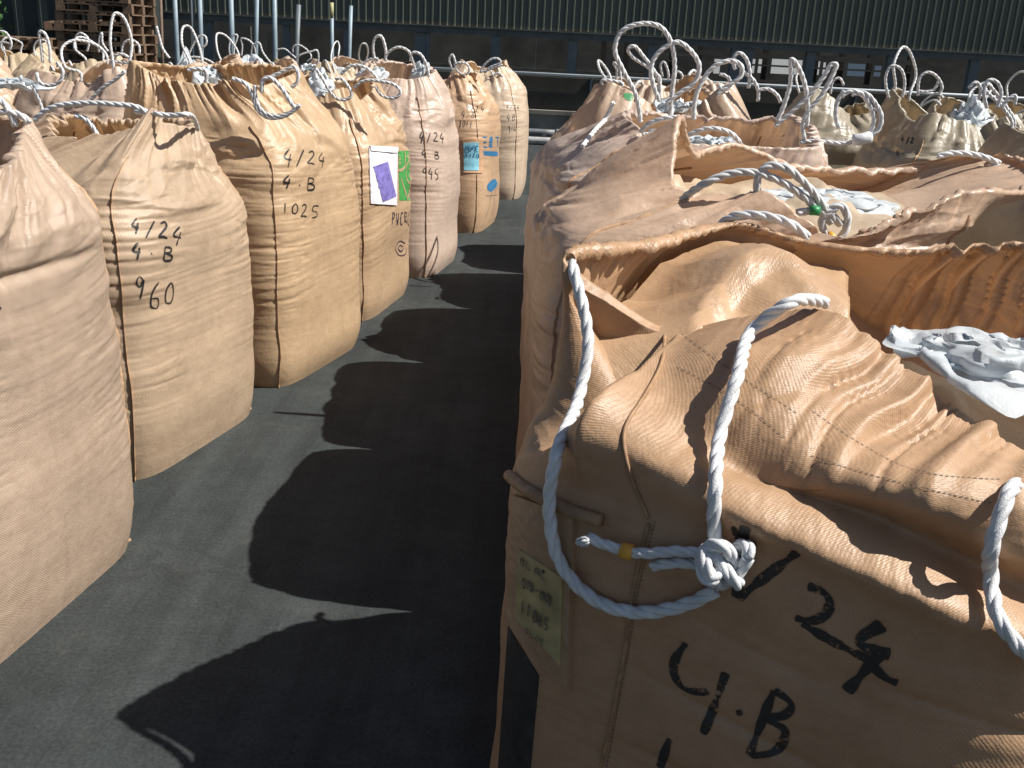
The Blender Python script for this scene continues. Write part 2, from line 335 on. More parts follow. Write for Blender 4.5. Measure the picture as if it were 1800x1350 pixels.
# ------------------------------------------------------------------ setting
def build_setting():
    g = MB(); n = 24
    g.add([(-150, -30, 0), (150, -30, 0), (150, 250, 0), (-150, 250, 0)], [(0, 1, 2, 3)])
    o = g.build('ground', M_GROUND); tag(o, 'dark grey asphalt yard', None, None, 'structure')

    Yb = 20.0
    b = empty('factory_building', (4, Yb, 0), 'long factory shed with grey green corrugated cladding above dark open bays', 'building')
    # corrugated sheet: trapezoid ribs about 14 cm apart
    V, Fc = [], []; x = -14.0; prof = []
    while x < 22:
        prof += [(x, 0), (x+.075, 0), (x+.095, -.035), (x+.12, -.035)]; x += .14
    zs = [1.80, 2.3, 3.2, 5.2]
    for z in zs: V += [(px, Yb+py, z + (.012*math.sin(px*.8) if z < 1.9 else 0)) for px, py in prof]
    k = len(prof)
    for r in range(len(zs)-1): Fc += [(r*k+i, r*k+i+1, (r+1)*k+i+1, (r+1)*k+i) for i in range(k-1)]
    mesh_obj('cladding', V, Fc, M_CLAD, b, smooth=False)
    m = MB(); m.box(-14, 22, Yb-.02, Yb+.25, 1.66, 1.785); m.box(-14, 22, Yb-.06, Yb-.022, 1.775, 1.80); m.build('eave_beam', M_BEAM, b)
    for px, wd in ((370, .16), (505, .12), (739, .20), (752, .07), (870, .17), (1005, .17), (1145, .18), (1302, .42), (1423, .17), (1566, .17), (1712, .17), (610, .1)):
        c = at_y(px, 110, Yb+.1); m = MB(); m.box(c[0]-wd/2, c[0]+wd/2, Yb+.02, Yb+.18, .3, 1.66); m.build('column', M_STEEL, b)
    m = MB(); m.box(-14, 22, Yb+6, Yb+6.2, 0, 4.5)
    m.build('rear_wall', simple('rear_wall_grey', (.075, .078, .068), .8, var=.5, scale=1.2), b)
    # things seen through the open bays: dim panels and panes
    for x0, x1, y0, y1, mat, nm in ((280, 335, 47, 90, M_DARKP, 'panel'), (388, 440, 46, 92, M_DARKP, 'panel'), (470, 486, 55, 95, M_DARKP, 'panel'), (940, 944, 66, 120, M_STEEL, 'post'),
                                (1015, 1052, 95, 118, M_DARKP, 'panel'), (1058, 1135, 100, 122, M_DARKP, 'panel'), (1190, 1240, 100, 122, M_DARKP, 'panel'), (1560, 1640, 120, 142, M_DARKP, 'panel')):
        a = at_y(x0, y1, Yb+4); c = at_y(x1, y0, Yb+4); m = MB(); m.box(a[0], c[0], Yb+4, Yb+4.1, a[2], c[2]); m.build(nm, mat, b)
    for px in (1010, 1060, 1100, 1180, 1230, 1345, 1435, 1480, 1530, 1600):
        c = at_y(px, 110, Yb+3.5); m = MB(); m.box(c[0]-.05, c[0]+.05, Yb+3.5, Yb+3.6, 0, 3.5); m.build('frame_post', M_DARK, b)
    m = MB(); m.box(3, 14, Yb+3.4, Yb+3.48, 1.32, 1.36); m.box(-4, 14, Yb+3.4, Yb+3.48, .98, 1.03); m.box(3, 14, Yb+3.4, Yb+3.48, 1.5, 1.6); m.build('frame_rail', M_DARKP, b)
    mw, nn, ll, pp = nodes('glow_window'); pp.inputs['Base Color'].default_value = (.5, .5, .48, 1); pp.inputs['Emission Color'].default_value = (.9, .95, .95, 1); pp.inputs['Emission Strength'].default_value = .20  # weak emission stands in for daylight passing through the panes
    mw2, nn, ll, pp = nodes('blue_glow_window'); pp.inputs['Base Color'].default_value = (.12, .16, .22, 1); pp.inputs['Emission Color'].default_value = (.35, .5, .7, 1); pp.inputs['Emission Strength'].default_value = .07  # faint bluish emission, likewise in place of daylight
    for x0, x1, y0, y1, mat in ((1254, 1267, 104, 129, mw), (1291, 1328, 104, 127, mw), (1332, 1340, 104, 128, mw), (1355, 1411, 106, 129, mw), (1427, 1442, 108, 131, mw), (1446, 1452, 110, 131, mw), (1489, 1522, 113, 133, mw2), (1536, 1550, 116, 134, mw2)):
        a = at_y(x0, y1, Yb+4.5); c = at_y(x1, y0, Yb+4.5); m = MB(); m.box(a[0], c[0], Yb+4.5, Yb+4.55, a[2], c[2]); m.build('window', mat, b)

    Yr = 18.0
    m = MB(); m.box(-14, 20, Yr+.05, Yr+.2, .474, 1.02)
    o = m.build('boundary_wall', M_DARK); tag(o, 'low dark brown wall panel below the pale handrail', 'wall')
    r = empty('handrail', (4, Yr, 0), 'thin pale horizontal handrail running in front of the factory', 'railing')
    m = MB(); m.tube([(-3.5, Yr, 1.065), (6, Yr, 1.065), (20, Yr, 1.065)], .025, 8); m.build('rail', M_RAIL, r, True)
    for x in (-3.5, -1.2, 1.1, 3.4, 5.7, 8, 10.3, 12.6):
        m = MB(); m.tube([(x, Yr+.03, .45), (x, Yr+.03, .8), (x, Yr+.03, 1.045)], .02, 6); m.build('rail_post', M_STEEL, r, True)
    m = MB(); m.box(-14, 20, Yr-.12, Yr+.35, 0, .40); m.box(-14, 20, Yr-.16, Yr+.35, .402, .47)
    o = m.build('concrete_kerb', M_CONC); tag(o, 'low stained concrete kerb wall at the end of the yard', 'kerb')
    def pipe(px0, px1, py, z, Y, r, mat, lab):
        a = at_y(px0, py, Y); c = at_y(px1, py, Y); m = MB(); zz = z
        m.tube([(a[0]-3, Y, zz), ((a[0]+c[0])/2, Y, zz), (c[0], Y, zz)], r, 12)
        m.tube([(c[0]-.01, Y, zz), (c[0]+.02, Y, zz), (c[0]+.045, Y, zz)], r*1.25, 12)
        o = m.build('pipe', mat, None, True); tag(o, lab, 'pipe', 'pipes lying along the kerb')
    pipe(930, 978, 226, .15, 17.2, .055, M_PIPED, 'upper dark grey pipe with a dark end cap beside the kerb')
    pipe(930, 990, 245, .062, 16.6, .062, M_PIPE, 'lower pale pipe lying on the ground in front of the kerb')
    for x in (-.8, .3, .72):
        m = MB(); m.box(x, x+.06, 17.13, 17.27, 0, .085); m.box(x, x+.06, 17.13, 17.15, .086, .13); m.box(x, x+.06, 17.25, 17.27, .086, .13)
        o = m.build('pipe_rest', M_PIPED); tag(o, 'small dark cradle block holding up the upper grey pipe', 'support', 'cradles under the grey pipe')

    # steel poles standing behind the left row
    Yp = 13.5
    for (x0, x1, top, r, mat, lab) in (
        (281, 286, -60, .024, M_POLE2, 'leftmost rusty brown pole beside the pallet stack'),
        (304, 312, -70, .03, M_POLE, 'blue grey pole just right of the pallet stack'),
        (337, 341, -20, .022, M_STEEL, 'thin dark grey pole between two blue grey poles'),
        (349, 354, -70, .03, M_POLE, 'third blue grey pole from the pallet stack'),
        (404, 409, -60, .032, M_POLE, 'pale green grey pole leaning slightly right'),
        (453, 450, -60, .028, M_POLE, 'slim pole left of the pair by the middle of the yard'),
        (481, 484, -60, .03, M_POLE, 'tall blue grey pole, taller than the dark one to its right'),
        (525, 521, 8, .03, M_STEEL, 'dark grey pole with a split top'),
        (583, 584, 5, .024, M_POLE, 'short pole with yellowed top end'),
        (617, 614, 10, .024, M_POLE, 'rightmost short pole standing alone')):
        a = at_y(x0, top, Yp); c = at_y(x1, 100, Yp); d = (c-a)/(a[2]-c[2]); base = c + d*c[2]
        e = empty('steel_pole', tuple(base), lab, 'pole', 'steel poles behind the left row of bags')
        m = MB(); m.tube([tuple(base), tuple((base+a)/2), tuple(a)], r, 12); m.build('shaft', mat, e, True)
        m = MB(); q = base + (a-base)*.02; m.tube([tuple(base), tuple((base+q)/2), tuple(q)], r*3, 12); m.build('foot', M_POLE2, e, True)
        if top == 5:
            q = at_y(583, 32, Yp); m = MB(); m.tube([tuple(q), tuple((q+a)/2), tuple(a + (a-q)*.02)], r*1.07, 12)
            m.build('top_end', simple('yellowed_paint', (.42, .40, .22), .6), e, True)

    # pallets
    def pallet_geo():
        m = MB(); L, W = 1.1, 1.1
        for y in (-.5, 0, .5):
            y0 = y*(W-.1)
            for x in (-.5, 0, .5): m.box(x*(L-.13)-.065, x*(L-.13)+.065, y0-.05, y0+.05, .022, .098)
            m.box(-L/2, L/2, y0-.05, y0+.05, .0, .0215); m.box(-L/2, L/2, y0-.05, y0+.05, .0985, .118)
        for i in range(7):
            x = -L/2 + .055 + i*(L-.11)/6; m.box(x-.05, x+.05, -W/2, W/2, .1185, .138)
        return m
    proto = None; rg = random.Random(4)
    def stack(cx, cy, n, rz, grp, lab, top=None):
        nonlocal proto
        for i in range(n):
            if proto is None:
                proto = pallet_geo().build('wooden_pallet', M_WOOD); o = proto
            else:
                o = proto.copy(); COL.objects.link(o)
            o.location = (cx + rg.uniform(-.035, .035), cy + rg.uniform(-.03, .03), i*.14)
            o.rotation_euler = (0, 0, rz + rg.uniform(-.05, .05))
            tag(o, lab if not (top and i == n-1) else top, 'pallet', grp)
    c = at_y(163, 40, 15.5)
    stack(c[0], 16.0, 16, 0, 'pallets in the tall stack', 'brown wooden pallet in the tall stack behind the left bags')
    c = at_y(20, 60, 16.8)
    stack(c[0], 17.0, 9, .12, 'pallets in the low stack', 'dark wooden pallet in the low stack at the left edge')
    c2 = at_y(75, 40, 17.0)
    stack_top = proto.copy(); COL.objects.link(stack_top); stack_top.location = (c2[0]+.1, 18.4, 1.42); stack_top.rotation_euler = (.03, -.06, .2)
    tag(stack_top, 'single tilted wooden pallet on a dark crate left of the tall stack', 'pallet')
    m = MB(); m.box(c2[0]-.5, c2[0]+.7, 17.95, 18.95, 0, 1.36); m.box(c2[0]-.55, c2[0]+.75, 17.92, 18.98, 1.362, 1.40)
    o = m.build('dark_crate', M_SHED); tag(o, 'dark closed crate under the tilted pallet', 'crate')
    m = MB(); m.box(-20, at_y(272, 40, 19.3)[0], 19.3, 19.6, 0, 5)
    for i in range(26):
        x = -19.8 + i*.45; m.box(x, x+.05, 19.27, 19.3, 0, 5)
    o = m.build('storage_shed', M_SHED); tag(o, 'dark green steel shed wall behind the pallet stacks', 'shed')
    # sliver of a shrub at the far left edge
    e = empty('shrub', (at_y(-20, 40, 17.5)[0], 17.5, 0), 'green shrub at the far left edge behind the pallets', 'shrub')
    rg = np.random.RandomState(2); V, Fc = [], []; c = np.array([at_y(-24, 35, 17.5)[0], 17.5, 1.6])
    for i in range(900):
        p = c + rg.normal(0, 1, 3)*np.array([.07, .2, .33]); a = rg.normal(0, 1, 3); a /= np.linalg.norm(a); q = np.cross(a, rg.normal(0, 1, 3)); q /= np.linalg.norm(q)
        s = rg.uniform(.02, .05); V += [p-a*s*1.6, p+q*s*.7, p+a*s*1.6, p-q*s*.7]; Fc.append((4*i, 4*i+1, 4*i+2, 4*i+3))
    mesh_obj('foliage', V, Fc, M_LEAF, e)
    m = MB(); m.tube([(c[0], 17.5, 0), (c[0]+.03, 17.5, .7), (c[0], 17.5, 1.6)], .02, 6); m.build('stem', M_WOOD, e, True)

build_setting()

# ------------------------------------------------------------------ bulk bags
def superr(ph, n, a, b):
    return (np.abs(np.cos(ph)/a)**n + np.abs(np.sin(ph)/b)**n)**(-1/n)
def periodic(angles, vals, q):
    """smooth periodic interpolation (angles in degrees, increasing)"""
    a = np.asarray(angles, float); v = np.asarray(vals, float)
    k = np.argsort(a); a = a[k]; v = v[k]
    A = np.concatenate([a-360, a, a+360]); V = np.concatenate([v, v, v])
    i = np.clip(np.searchsorted(A, q, 'right')-1, 1, len(A)-3)
    h = A[i+1]-A[i]; s = (q-A[i])/h
    m0 = (V[i+1]-V[i-1])/(A[i+1]-A[i-1])*h; m1 = (V[i+2]-V[i])/(A[i+2]-A[i])*h
    return (2*s**3-3*s**2+1)*V[i] + (s**3-2*s**2+s)*m0 + (-2*s**3+3*s**2)*V[i+1] + (s**3-s**2)*m1

class Bag: pass
def make_bag(label, c, rot, mat, seed, hs=.97, half=(.44, .44), rim=None, rimpx=None, rimr=.66, rimz=1.22, nu=200, nb=60, ntop=50,
             group=None, lean=(0, 0), extra=None, pleat=1.0, wr=1.0, nbody=4.6, cover_z=None, seams=(0, 1, 2, 3), bulge=1.0, shs=.965, cover_mat=None, pmask=None, hemf=None, evec=None, plen=.22, crink=.8, cover_in=.014, cover_down=.07, cover_dip=None, crumple=.4, seam_mat=None, seam_top=1.13):
    cx, cy = c; B = Bag(); B.c = np.array([cx, cy, 0.])
    root = empty('bulk_bag', (cx, cy, 0), label, 'bulk bag', group); B.root = root
    rot = rad(rot); u = np.arange(nu)/nu; ph = u*2*math.pi; wa = np.degrees(ph + rot) % 360
    D = np.stack([np.cos(ph+rot), np.sin(ph+rot), 0*ph], 1)
    a, b = half; rg = np.random.RandomState(seed)
    def loop(zf, s, n):
        z = zf*hs; r = superr(ph, n, a, b)*s
        p = D*r[:, None]; p[:, 0] += cx + lean[0]*zf; p[:, 1] += cy + lean[1]*zf; p[:, 2] = z; return p
    bl = bulge
    keys = [loop(0, .955, nbody+2), loop(.05, .99, nbody+1.6), loop(.30, 1+.018*bl, nbody+.9), loop(.60, 1+.022*bl, nbody+.4), loop(.86, 1.01, nbody), loop(1.0, shs, nbody-.5)]
    if rimpx is not None: rim = [(r[0], *at_y(*r[1:])) for r in rimpx]
    if rim is not None:
        ang = [r[0] for r in rim]; R = np.stack([periodic(ang, [r[1+k] for r in rim], wa) for k in range(3)], 1)
    else:
        j = rg.uniform(-1, 1, 8)
        zz = rimz + .045*np.cos(4*(ph-math.pi/4)) + .03*np.cos(ph+j[0]*3) + .025*np.cos(2*ph+j[1]*3) + .018*np.cos(3*ph+j[2]*3)
        rr = rimr*(1 + .07*np.cos(4*(ph-math.pi/4)) + .07*np.cos(2*ph+j[3]*3) + .05*np.cos(3*ph+j[4]*3))*superr(ph, 2.4, a, b)
        R = D*rr[:, None]; R[:, 0] += cx + lean[0]*1.2; R[:, 1] += cy + lean[1]*1.2; R[:, 2] = zz
    sh = keys[-1]; mid = sh*.5 + R*.5; mid[:, :2] += (sh-R)[:, :2]*.06; mid[:, 2] += .012
    keys += [mid, R]
    K = np.array(keys); dk = np.linalg.norm(np.diff(K, axis=0), axis=2).mean(1); tk = np.concatenate([[0], np.cumsum(dk)])
    tq = np.concatenate([np.linspace(0, tk[5], nb, endpoint=False), np.linspace(tk[5], tk[7], ntop)])
    m = np.zeros_like(K)
    for i in range(1, len(K)-1):
        s0 = (K[i]-K[i-1])/dk[i-1]; s1 = (K[i+1]-K[i])/dk[i]; m[i] = (s0*dk[i]+s1*dk[i-1])/(dk[i]+dk[i-1])
    m[0] = (K[1]-K[0])/dk[0]; m[-1] = (K[-1]-K[-2])/dk[-1]
    G = []
    for t in tq:
        i = min(len(K)-2, max(0, int(np.searchsorted(tk, t, 'right')-1))); s = (t-tk[i])/dk[i]; h = dk[i]
        G.append((2*s**3-3*s**2+1)*K[i] + (s**3-2*s**2+s)*h*m[i] + (-2*s**3+3*s**2)*K[i+1] + (s**3-s**2)*h*m[i+1])
    G = np.array(G); nv = len(G)
    def normals(G):
        du = np.roll(G, -1, 1) - np.roll(G, 1, 1); dv = np.gradient(G, axis=0)
        N = np.cross(du, dv); return N/(np.linalg.norm(N, axis=2)[:, :, None] + 1e-9)
    N = normals(G)
    Ut = np.broadcast_to(u[None], (nv, nu)); Z = G[:, :, 2]
    seg = np.linalg.norm(np.diff(G, axis=0), axis=2); acc = np.concatenate([np.zeros((1, nu)), np.cumsum(seg, 0)])
    down = acc[-1][None] - acc
    rl = np.concatenate([[0], np.cumsum(np.linalg.norm(np.roll(R, -1, 0)-R, axis=1))]); RL = rl[-1]; Ur = np.broadcast_to((rl[:-1]/RL)[None], (nv, nu)); kp = RL/1.9
    PM = np.ones((1, nu)) if pmask is None else pmask(wa)[None]
    def fold(x): return .45*x + .55*(.5 - 1.25*np.abs(x)**.62)
    wob = .007*pnoise(Ut, down*5, 12, seed+3)
    U2 = (Ur + wob*np.clip(down/.1, 0, 1)) % 1
    lng = plen + .11*pnoise(Ur, down*0, 17, seed+15)
    dsp = PM*pleat*.030*fold(pnoise(U2, down*1.3, int(58*kp), seed+1))*np.exp(-(down/lng)**1.7)
    dsp += PM*pleat*.011*fold(pnoise(U2, down*2, int(130*kp), seed+2))*np.exp(-(down/.10)**1.3)
    dsp += PM*pleat*.018*fold(pnoise(U2, down*1.2, int(24*kp), seed+4))*np.exp(-((down-.15)/.13)**2)*np.clip(down/.07, 0, 1)
    g1 = pnoise(U2, down*1.6, int(34*kp), seed+54); g2 = pnoise(U2, down*2.2, int(64*kp), seed+55)
    dsp -= PM*pleat*(.013*np.exp(-(g1/.10)**2)*np.exp(-(down/(lng*.95))**2.5) + .008*np.exp(-(g2/.13)**2)*np.exp(-(down/.10)**2))
    up = np.clip((Z/hs-.15)/.6, 0, 1); corner = .35 + .65*np.abs(np.cos(2*(ph-math.pi/4)))**3
    bodym = up*np.clip(1.08-np.maximum(Z/hs-.92, 0)*6, 0, 1)*corner[None]
    slant = .05*pnoise(Ut, Z*2, 6, seed+9)
    h1 = pnoise(Ut, (Z+slant)*44+3, 9, seed+5); h2 = pnoise(Ut, (Z+slant*.6)*80+3, 16, seed+6); h3 = pnoise(Ut, (Z+slant)*13, 7, seed+7)
    near = np.exp(-((1-np.abs(np.cos(2*(ph-math.pi/4))))/.32)**2)[None]*np.clip(1.05-np.maximum(Z/hs-.93, 0)*9, 0, 1)
    patchy = np.clip(pnoise(Ut, Z*3+7, 9, seed+51)*1.2+.55, 0, 1)
    l1 = pnoise(Ut, (Z+slant*.5)*30+3, 7, seed+52); l2 = pnoise(Ut, (Z+slant*.3)*52+3, 11, seed+53)
    dsp += wr*bodym*(.0050*(np.abs(h1)**.6-.45) + .0022*(np.abs(h2)**.7-.4) + .007*h3)
    dsp -= wr*up*near*patchy*(.0050*np.exp(-(l1/.11)**2) + .0034*np.exp(-(l2/.13)**2))
    dsp += wr*.012*pnoise(Ut, Z*3.4, 5, seed+8)*np.clip(Z/.15, 0, 1)
    zc = hs*(.95 + .03*pnoise(Ut, Z*0, 6, seed+11)); dsp -= wr*.022*np.exp(-((Z-zc)/.016)**2)*np.clip(pnoise(Ut, Z*0+.5, 5, seed+12)+.15, 0, 1)
    # knocks and creases of half-full cloth above the fill
    km = np.exp(-((Z/hs-1.04)/.11)**2)
    dsp += (.3+.7*PM)*wr*.017*fold(pnoise(Ut, Z*9+pnoise(Ut, Z*4, 7, seed+16), 11, seed+13))*km + wr*.0055*fold(pnoise(Ut, Z*22+2*pnoise(Ut, Z*6, 9, seed+18), 24, seed+17))*km
    wu = Ut + .03*pnoise(Ut, Z*7, 7, seed+31); wv_ = Z*7 + .9*pnoise(Ut, Z*6, 8, seed+32)
    dsp += (.3+.7*PM)*crink*(.024*fnoise(wu, wv_, 13, seed+33) + .011*fnoise(wu*1.0 + .1*Z, wv_*2.2, 27, seed+34) + .004*fnoise(wu, wv_*5, 61, seed+35))*km*np.clip(down/.08, 0, 1)
    if extra is not None: dsp += extra(wa[None]+0*Z, Z, down, G)
    zf_ = (.55 + .45*np.clip(down/.14, 0, 1))[:, :, None]; G0 = G; G = G + N*np.concatenate([np.ones_like(zf_), np.ones_like(zf_), zf_], 2)*dsp[:, :, None]
    if evec is not None: G = G + evec(wa[None]+0*Z, Z, down)
    T = G0[-1]-G0[-4]; T /= np.linalg.norm(T, axis=1)[:, None]+1e-9; Nr = N[-3]
    rh = (.010 + .0018*pnoise(Ur[0], u*0+.5, int(70*kp), seed+14) + .003*pnoise(Ur[0], u*0+.5, int(260*kp), seed+19))*(1 if hemf is None else hemf(wa)); hem = []
    for ad in (25, 60, 95, 130, 170, 210, 245):
        q = rad(ad); hem.append(G[-1] - Nr*rh[:, None] + rh[:, None]*(math.cos(q)*Nr + math.sin(q)*T))
    A = np.concatenate([G, np.array(hem)]); nvv = len(A)
    fa = np.arange(nvv-1)[:, None]*nu + np.arange(nu)[None]; fb = np.arange(nvv-1)[:, None]*nu + (np.arange(nu)[None]+1) % nu
    # open seam column in UV is acceptable: the weave repeats
    faces = np.stack([fa, fb, fb+nu, fa+nu], -1).reshape(-1, 4)
    vv = np.concatenate([acc, acc[-1][None] + np.arange(1, len(hem)+1)[:, None]*.008])
    A0 = np.concatenate([G0, np.repeat(G0[-1:], len(hem), 0)]); ua = np.cumsum(np.linalg.norm(np.roll(A0, -1, 1)-A0, axis=2), 1)
    uvs = np.stack([ua, vv], -1).reshape(-1, 2)
    body = mesh_obj('fabric_body', A.reshape(-1, 3), faces, mat, root, True, uvs)
    B.body = body; B.G = G; B.N = normals(G); B.nv = nv; B.nu = nu; B.rim = A[nv+2]; B.u = u; B.wa = wa; B.rot = rot; B.hs = hs
    B.tree = BVHTree.FromPolygons([tuple(p) for p in A.reshape(-1, 3)], [tuple(int(x) for x in f) for f in faces])
    # cover cloth lying on the fill, inside the collar
    if cover_z is not None:
        cdn = cover_down(wa) if callable(cover_down) else cover_down; tgt = np.where(cdn < .055, R[:, 2] - cdn, np.minimum(cover_z, R[:, 2] - cdn)); row = np.argmin(np.abs(G0[nb:, :, 2] - tgt[None]), 0) + nb
        cols = np.arange(nu); edge = G[row, cols] - N[row, cols]*cover_in; step = max(1, nu//120); edge = edge[::step]; ne = len(edge); nr = 22
        ctr = edge.mean(0); V = []; ue = np.arange(ne)/ne
        for k in range(nr+1):
            s = 1 - k/nr; p = ctr + (edge-ctr)*s
            e = 1-s; cr = crumple*(np.abs(pnoise(ue, ue*0+e*4, 9, seed+21))*.06 + np.abs(pnoise(ue, ue*0+e*9, 16, seed+22))*.015 + .05*fnoise(ue+.04*pnoise(ue, ue*0+e*4, 7, seed+25), ue*0+e*6, 11, seed+24)) + pnoise(ue, ue*0+e*2, 4, seed+23)*.03
            p[:, 2] += np.minimum(1, e*2.2)**1.5*(.03*e + cr*min(1, s*3))
            if cover_dip is not None: p[:, 2] += np.minimum(1, e*4)*cover_dip(p)
            V.append(p)
        V = np.array(V); ff = [(k*ne+i, k*ne+(i+1) % ne, (k+1)*ne+(i+1) % ne, (k+1)*ne+i) for k in range(nr) for i in range(ne)]
        uv2 = V.reshape(-1, 3)[:, :2]*1.0
        mesh_obj('inner_cover', V.reshape(-1, 3), ff, cover_mat or M_COVER, root, True, uv2); B.cover_z = ctr[2]; B.ctr = ctr
    for s in seams:
        ci = int(round(((45+90*s)/360)*nu)) % nu; seam_strip(B, ci, seed+s, seam_mat or M_SEAM, seam_top)
    return B

def seam_strip(B, ci, seed, mat, top=1.13, prot=.0055):
    """welted corner seam: a flat tape with a standing fin"""
    rows = [i for i in range(B.nv) if B.G[i, ci, 2] < top*B.hs]
    G = B.G[rows][:, ci]; N = B.N[rows][:, ci]; n = len(rows)
    tg = (B.G[rows][:, (ci+2) % B.nu] - B.G[rows][:, (ci-2) % B.nu]); tg /= np.linalg.norm(tg, axis=1)[:, None]
    rg = np.random.RandomState(seed); wv = np.interp(np.arange(n), np.linspace(0, n-1, 14), rg.uniform(-.004, .004, 14))[:, None]
    c = G + tg*wv; lean = tg*np.interp(np.arange(n), np.linspace(0, n-1, 9), rg.uniform(-.006, .006, 9))[:, None]
    e = prot + np.interp(np.arange(n), np.linspace(0, n-1, 30), rg.uniform(-.002, .003, 30))[:, None]
    e[:3] += .010
    P = [c - N*.006 - tg*.003, c + N*e - tg*.0016 + lean*.6, c + N*e + tg*.0016 + lean*.6, c - N*.006 + tg*.003]
    V = np.stack(P, 1).reshape(-1, 3)
    F = [(4*i+k, 4*i+(k+1) % 4, 4*(i+1)+(k+1) % 4, 4*(i+1)+k) for i in range(n-1) for k in range(4)] + [(0, 1, 2, 3), (4*n-1, 4*n-2, 4*n-3, 4*n-4)]
    mesh_obj('corner_seam', V, F, mat, B.root, True)

def liner(B, dx, dy, r, h, seed, mat=None, z=None, squash=1.0, rotz=0, name='liner', spike=0):
    """crumpled plastic lying on the fill or poking out of the mouth"""
    nr, na = 34, 120; u = np.arange(na)/na; V = []
    rg = np.random.RandomState(seed); z = (B.cover_z + .02) if z is None else z
    R = r*(.72 + .35*pnoise(u, u*0+.5, 9, seed) + .12*pnoise(u, u*0+.5, 23, seed+5)); cr, sr = math.cos(rotz), math.sin(rotz)
    for k in range(nr+1):
        s = k/nr; a = 2*math.pi*u
        x = np.cos(a)*R*s; y = np.sin(a)*R*s*squash
        hh = np.abs(pnoise(u, u*0+s*3+.5*pnoise(u, u*0+s*2, 5, seed+7), 6, seed+1))*.8 + np.abs(pnoise(u, u*0+s*6, 11, seed+2))*.35*s + .10*np.abs(pnoise(u, u*0+s*13, 23, seed+6))*s
        hh = hh*.3 + .5*np.abs(fnoise(u+.03*pnoise(u, u*0+s*3, 6, seed+41), u*0+s*3.2, 8, seed+42)) + .22*np.abs(fnoise(u+.02*pnoise(u, u*0+s*5, 9, seed+44), u*0+s*6.5, 15, seed+43))*s
        if spike: hh = hh*.8 + spike*np.clip(1-s*1.1, 0, 1)*(.8+.4*pnoise(u, u*0+s*2, 5, seed+8))
        zz = h*hh*(.45+.55*s if not spike else 1) - .05*s**3*(1 if not spike else 2)
        x = x + .03*pnoise(u, u*0+s*6, 12, seed+3)*s; y = y + .03*pnoise(u, u*0+s*6, 12, seed+4)*s
        V.append(np.stack([B.c[0]+dx+x*cr-y*sr, B.c[1]+dy+x*sr+y*cr, z+zz], 1))
    V = np.array(V).reshape(-1, 3)
    F = [(k*na+i, k*na+(i+1) % na, (k+1)*na+(i+1) % na, (k+1)*na+i) for k in range(nr) for i in range(na)]
    return mesh_obj(name, V, F, mat or M_LINER, B.root, True)

def rope(B, pts, r=.011, detail=2, mat=None, name='rope_loop', parent=None):
    v, f = rope_geo(pts, r, detail); return mesh_obj(name, v, f, mat or M_ROPE, parent or B.root, True)
def rim_at(B, deg):
    i = int(np.argmin(np.abs((B.wa - deg + 180) % 360 - 180))); return B.rim[i].copy()
def auto_ropes(B, seed, r=.010, detail=1, n=4, h=(.12, .30), skip=()):
    rg = np.random.RandomState(seed)
    for k in range(n):
        if k in skip: continue
        a0 = math.degrees(B.rot) + 45 + 90*k + rg.uniform(-14, 14); dl = rg.uniform(7, 17)
        p0 = rim_at(B, a0-dl); p1 = rim_at(B, a0+dl); o = (p0+p1)/2 - B.c; o[2] = 0; o /= np.linalg.norm(o)+1e-9
        hh = rg.uniform(*h); L = o*rg.uniform(-.10, .22) + np.array([rg.uniform(-.1, .1), rg.uniform(-.1, .1), 0]); sd_ = p1-p0
        up = np.array([0, 0, 1.])
        if rg.rand() < .28:   # flopped down over the side
            out_ = o*rg.uniform(.07, .12); top = (p0+p1)/2 + out_ - up*rg.uniform(.08, .2)
            pts = [p0-o*.02-up*.012, p0+o*.035+up*.02, p0+out_*1.1-up*.06+sd_*.1, top, p1+out_*1.1-up*.05-sd_*.1, p1+o*.035+up*.02, p1-o*.02-up*.012]
        else:
            top = (p0+p1)/2 + up*hh + L
            pts = [p0-up*.03, p0+up*.02, p0+up*hh*.55+L*.45-sd_*rg.uniform(.0, .3), top-sd_*.22, top+sd_*.22+up*rg.uniform(-.03, .01), p1+up*hh*.5+L*.4+sd_*rg.uniform(0, .3), p1+up*.02, p1-up*.03]
        rope(B, pts, r, detail, M_ROPE if rg.rand() < .7 else M_ROPE_OLD)

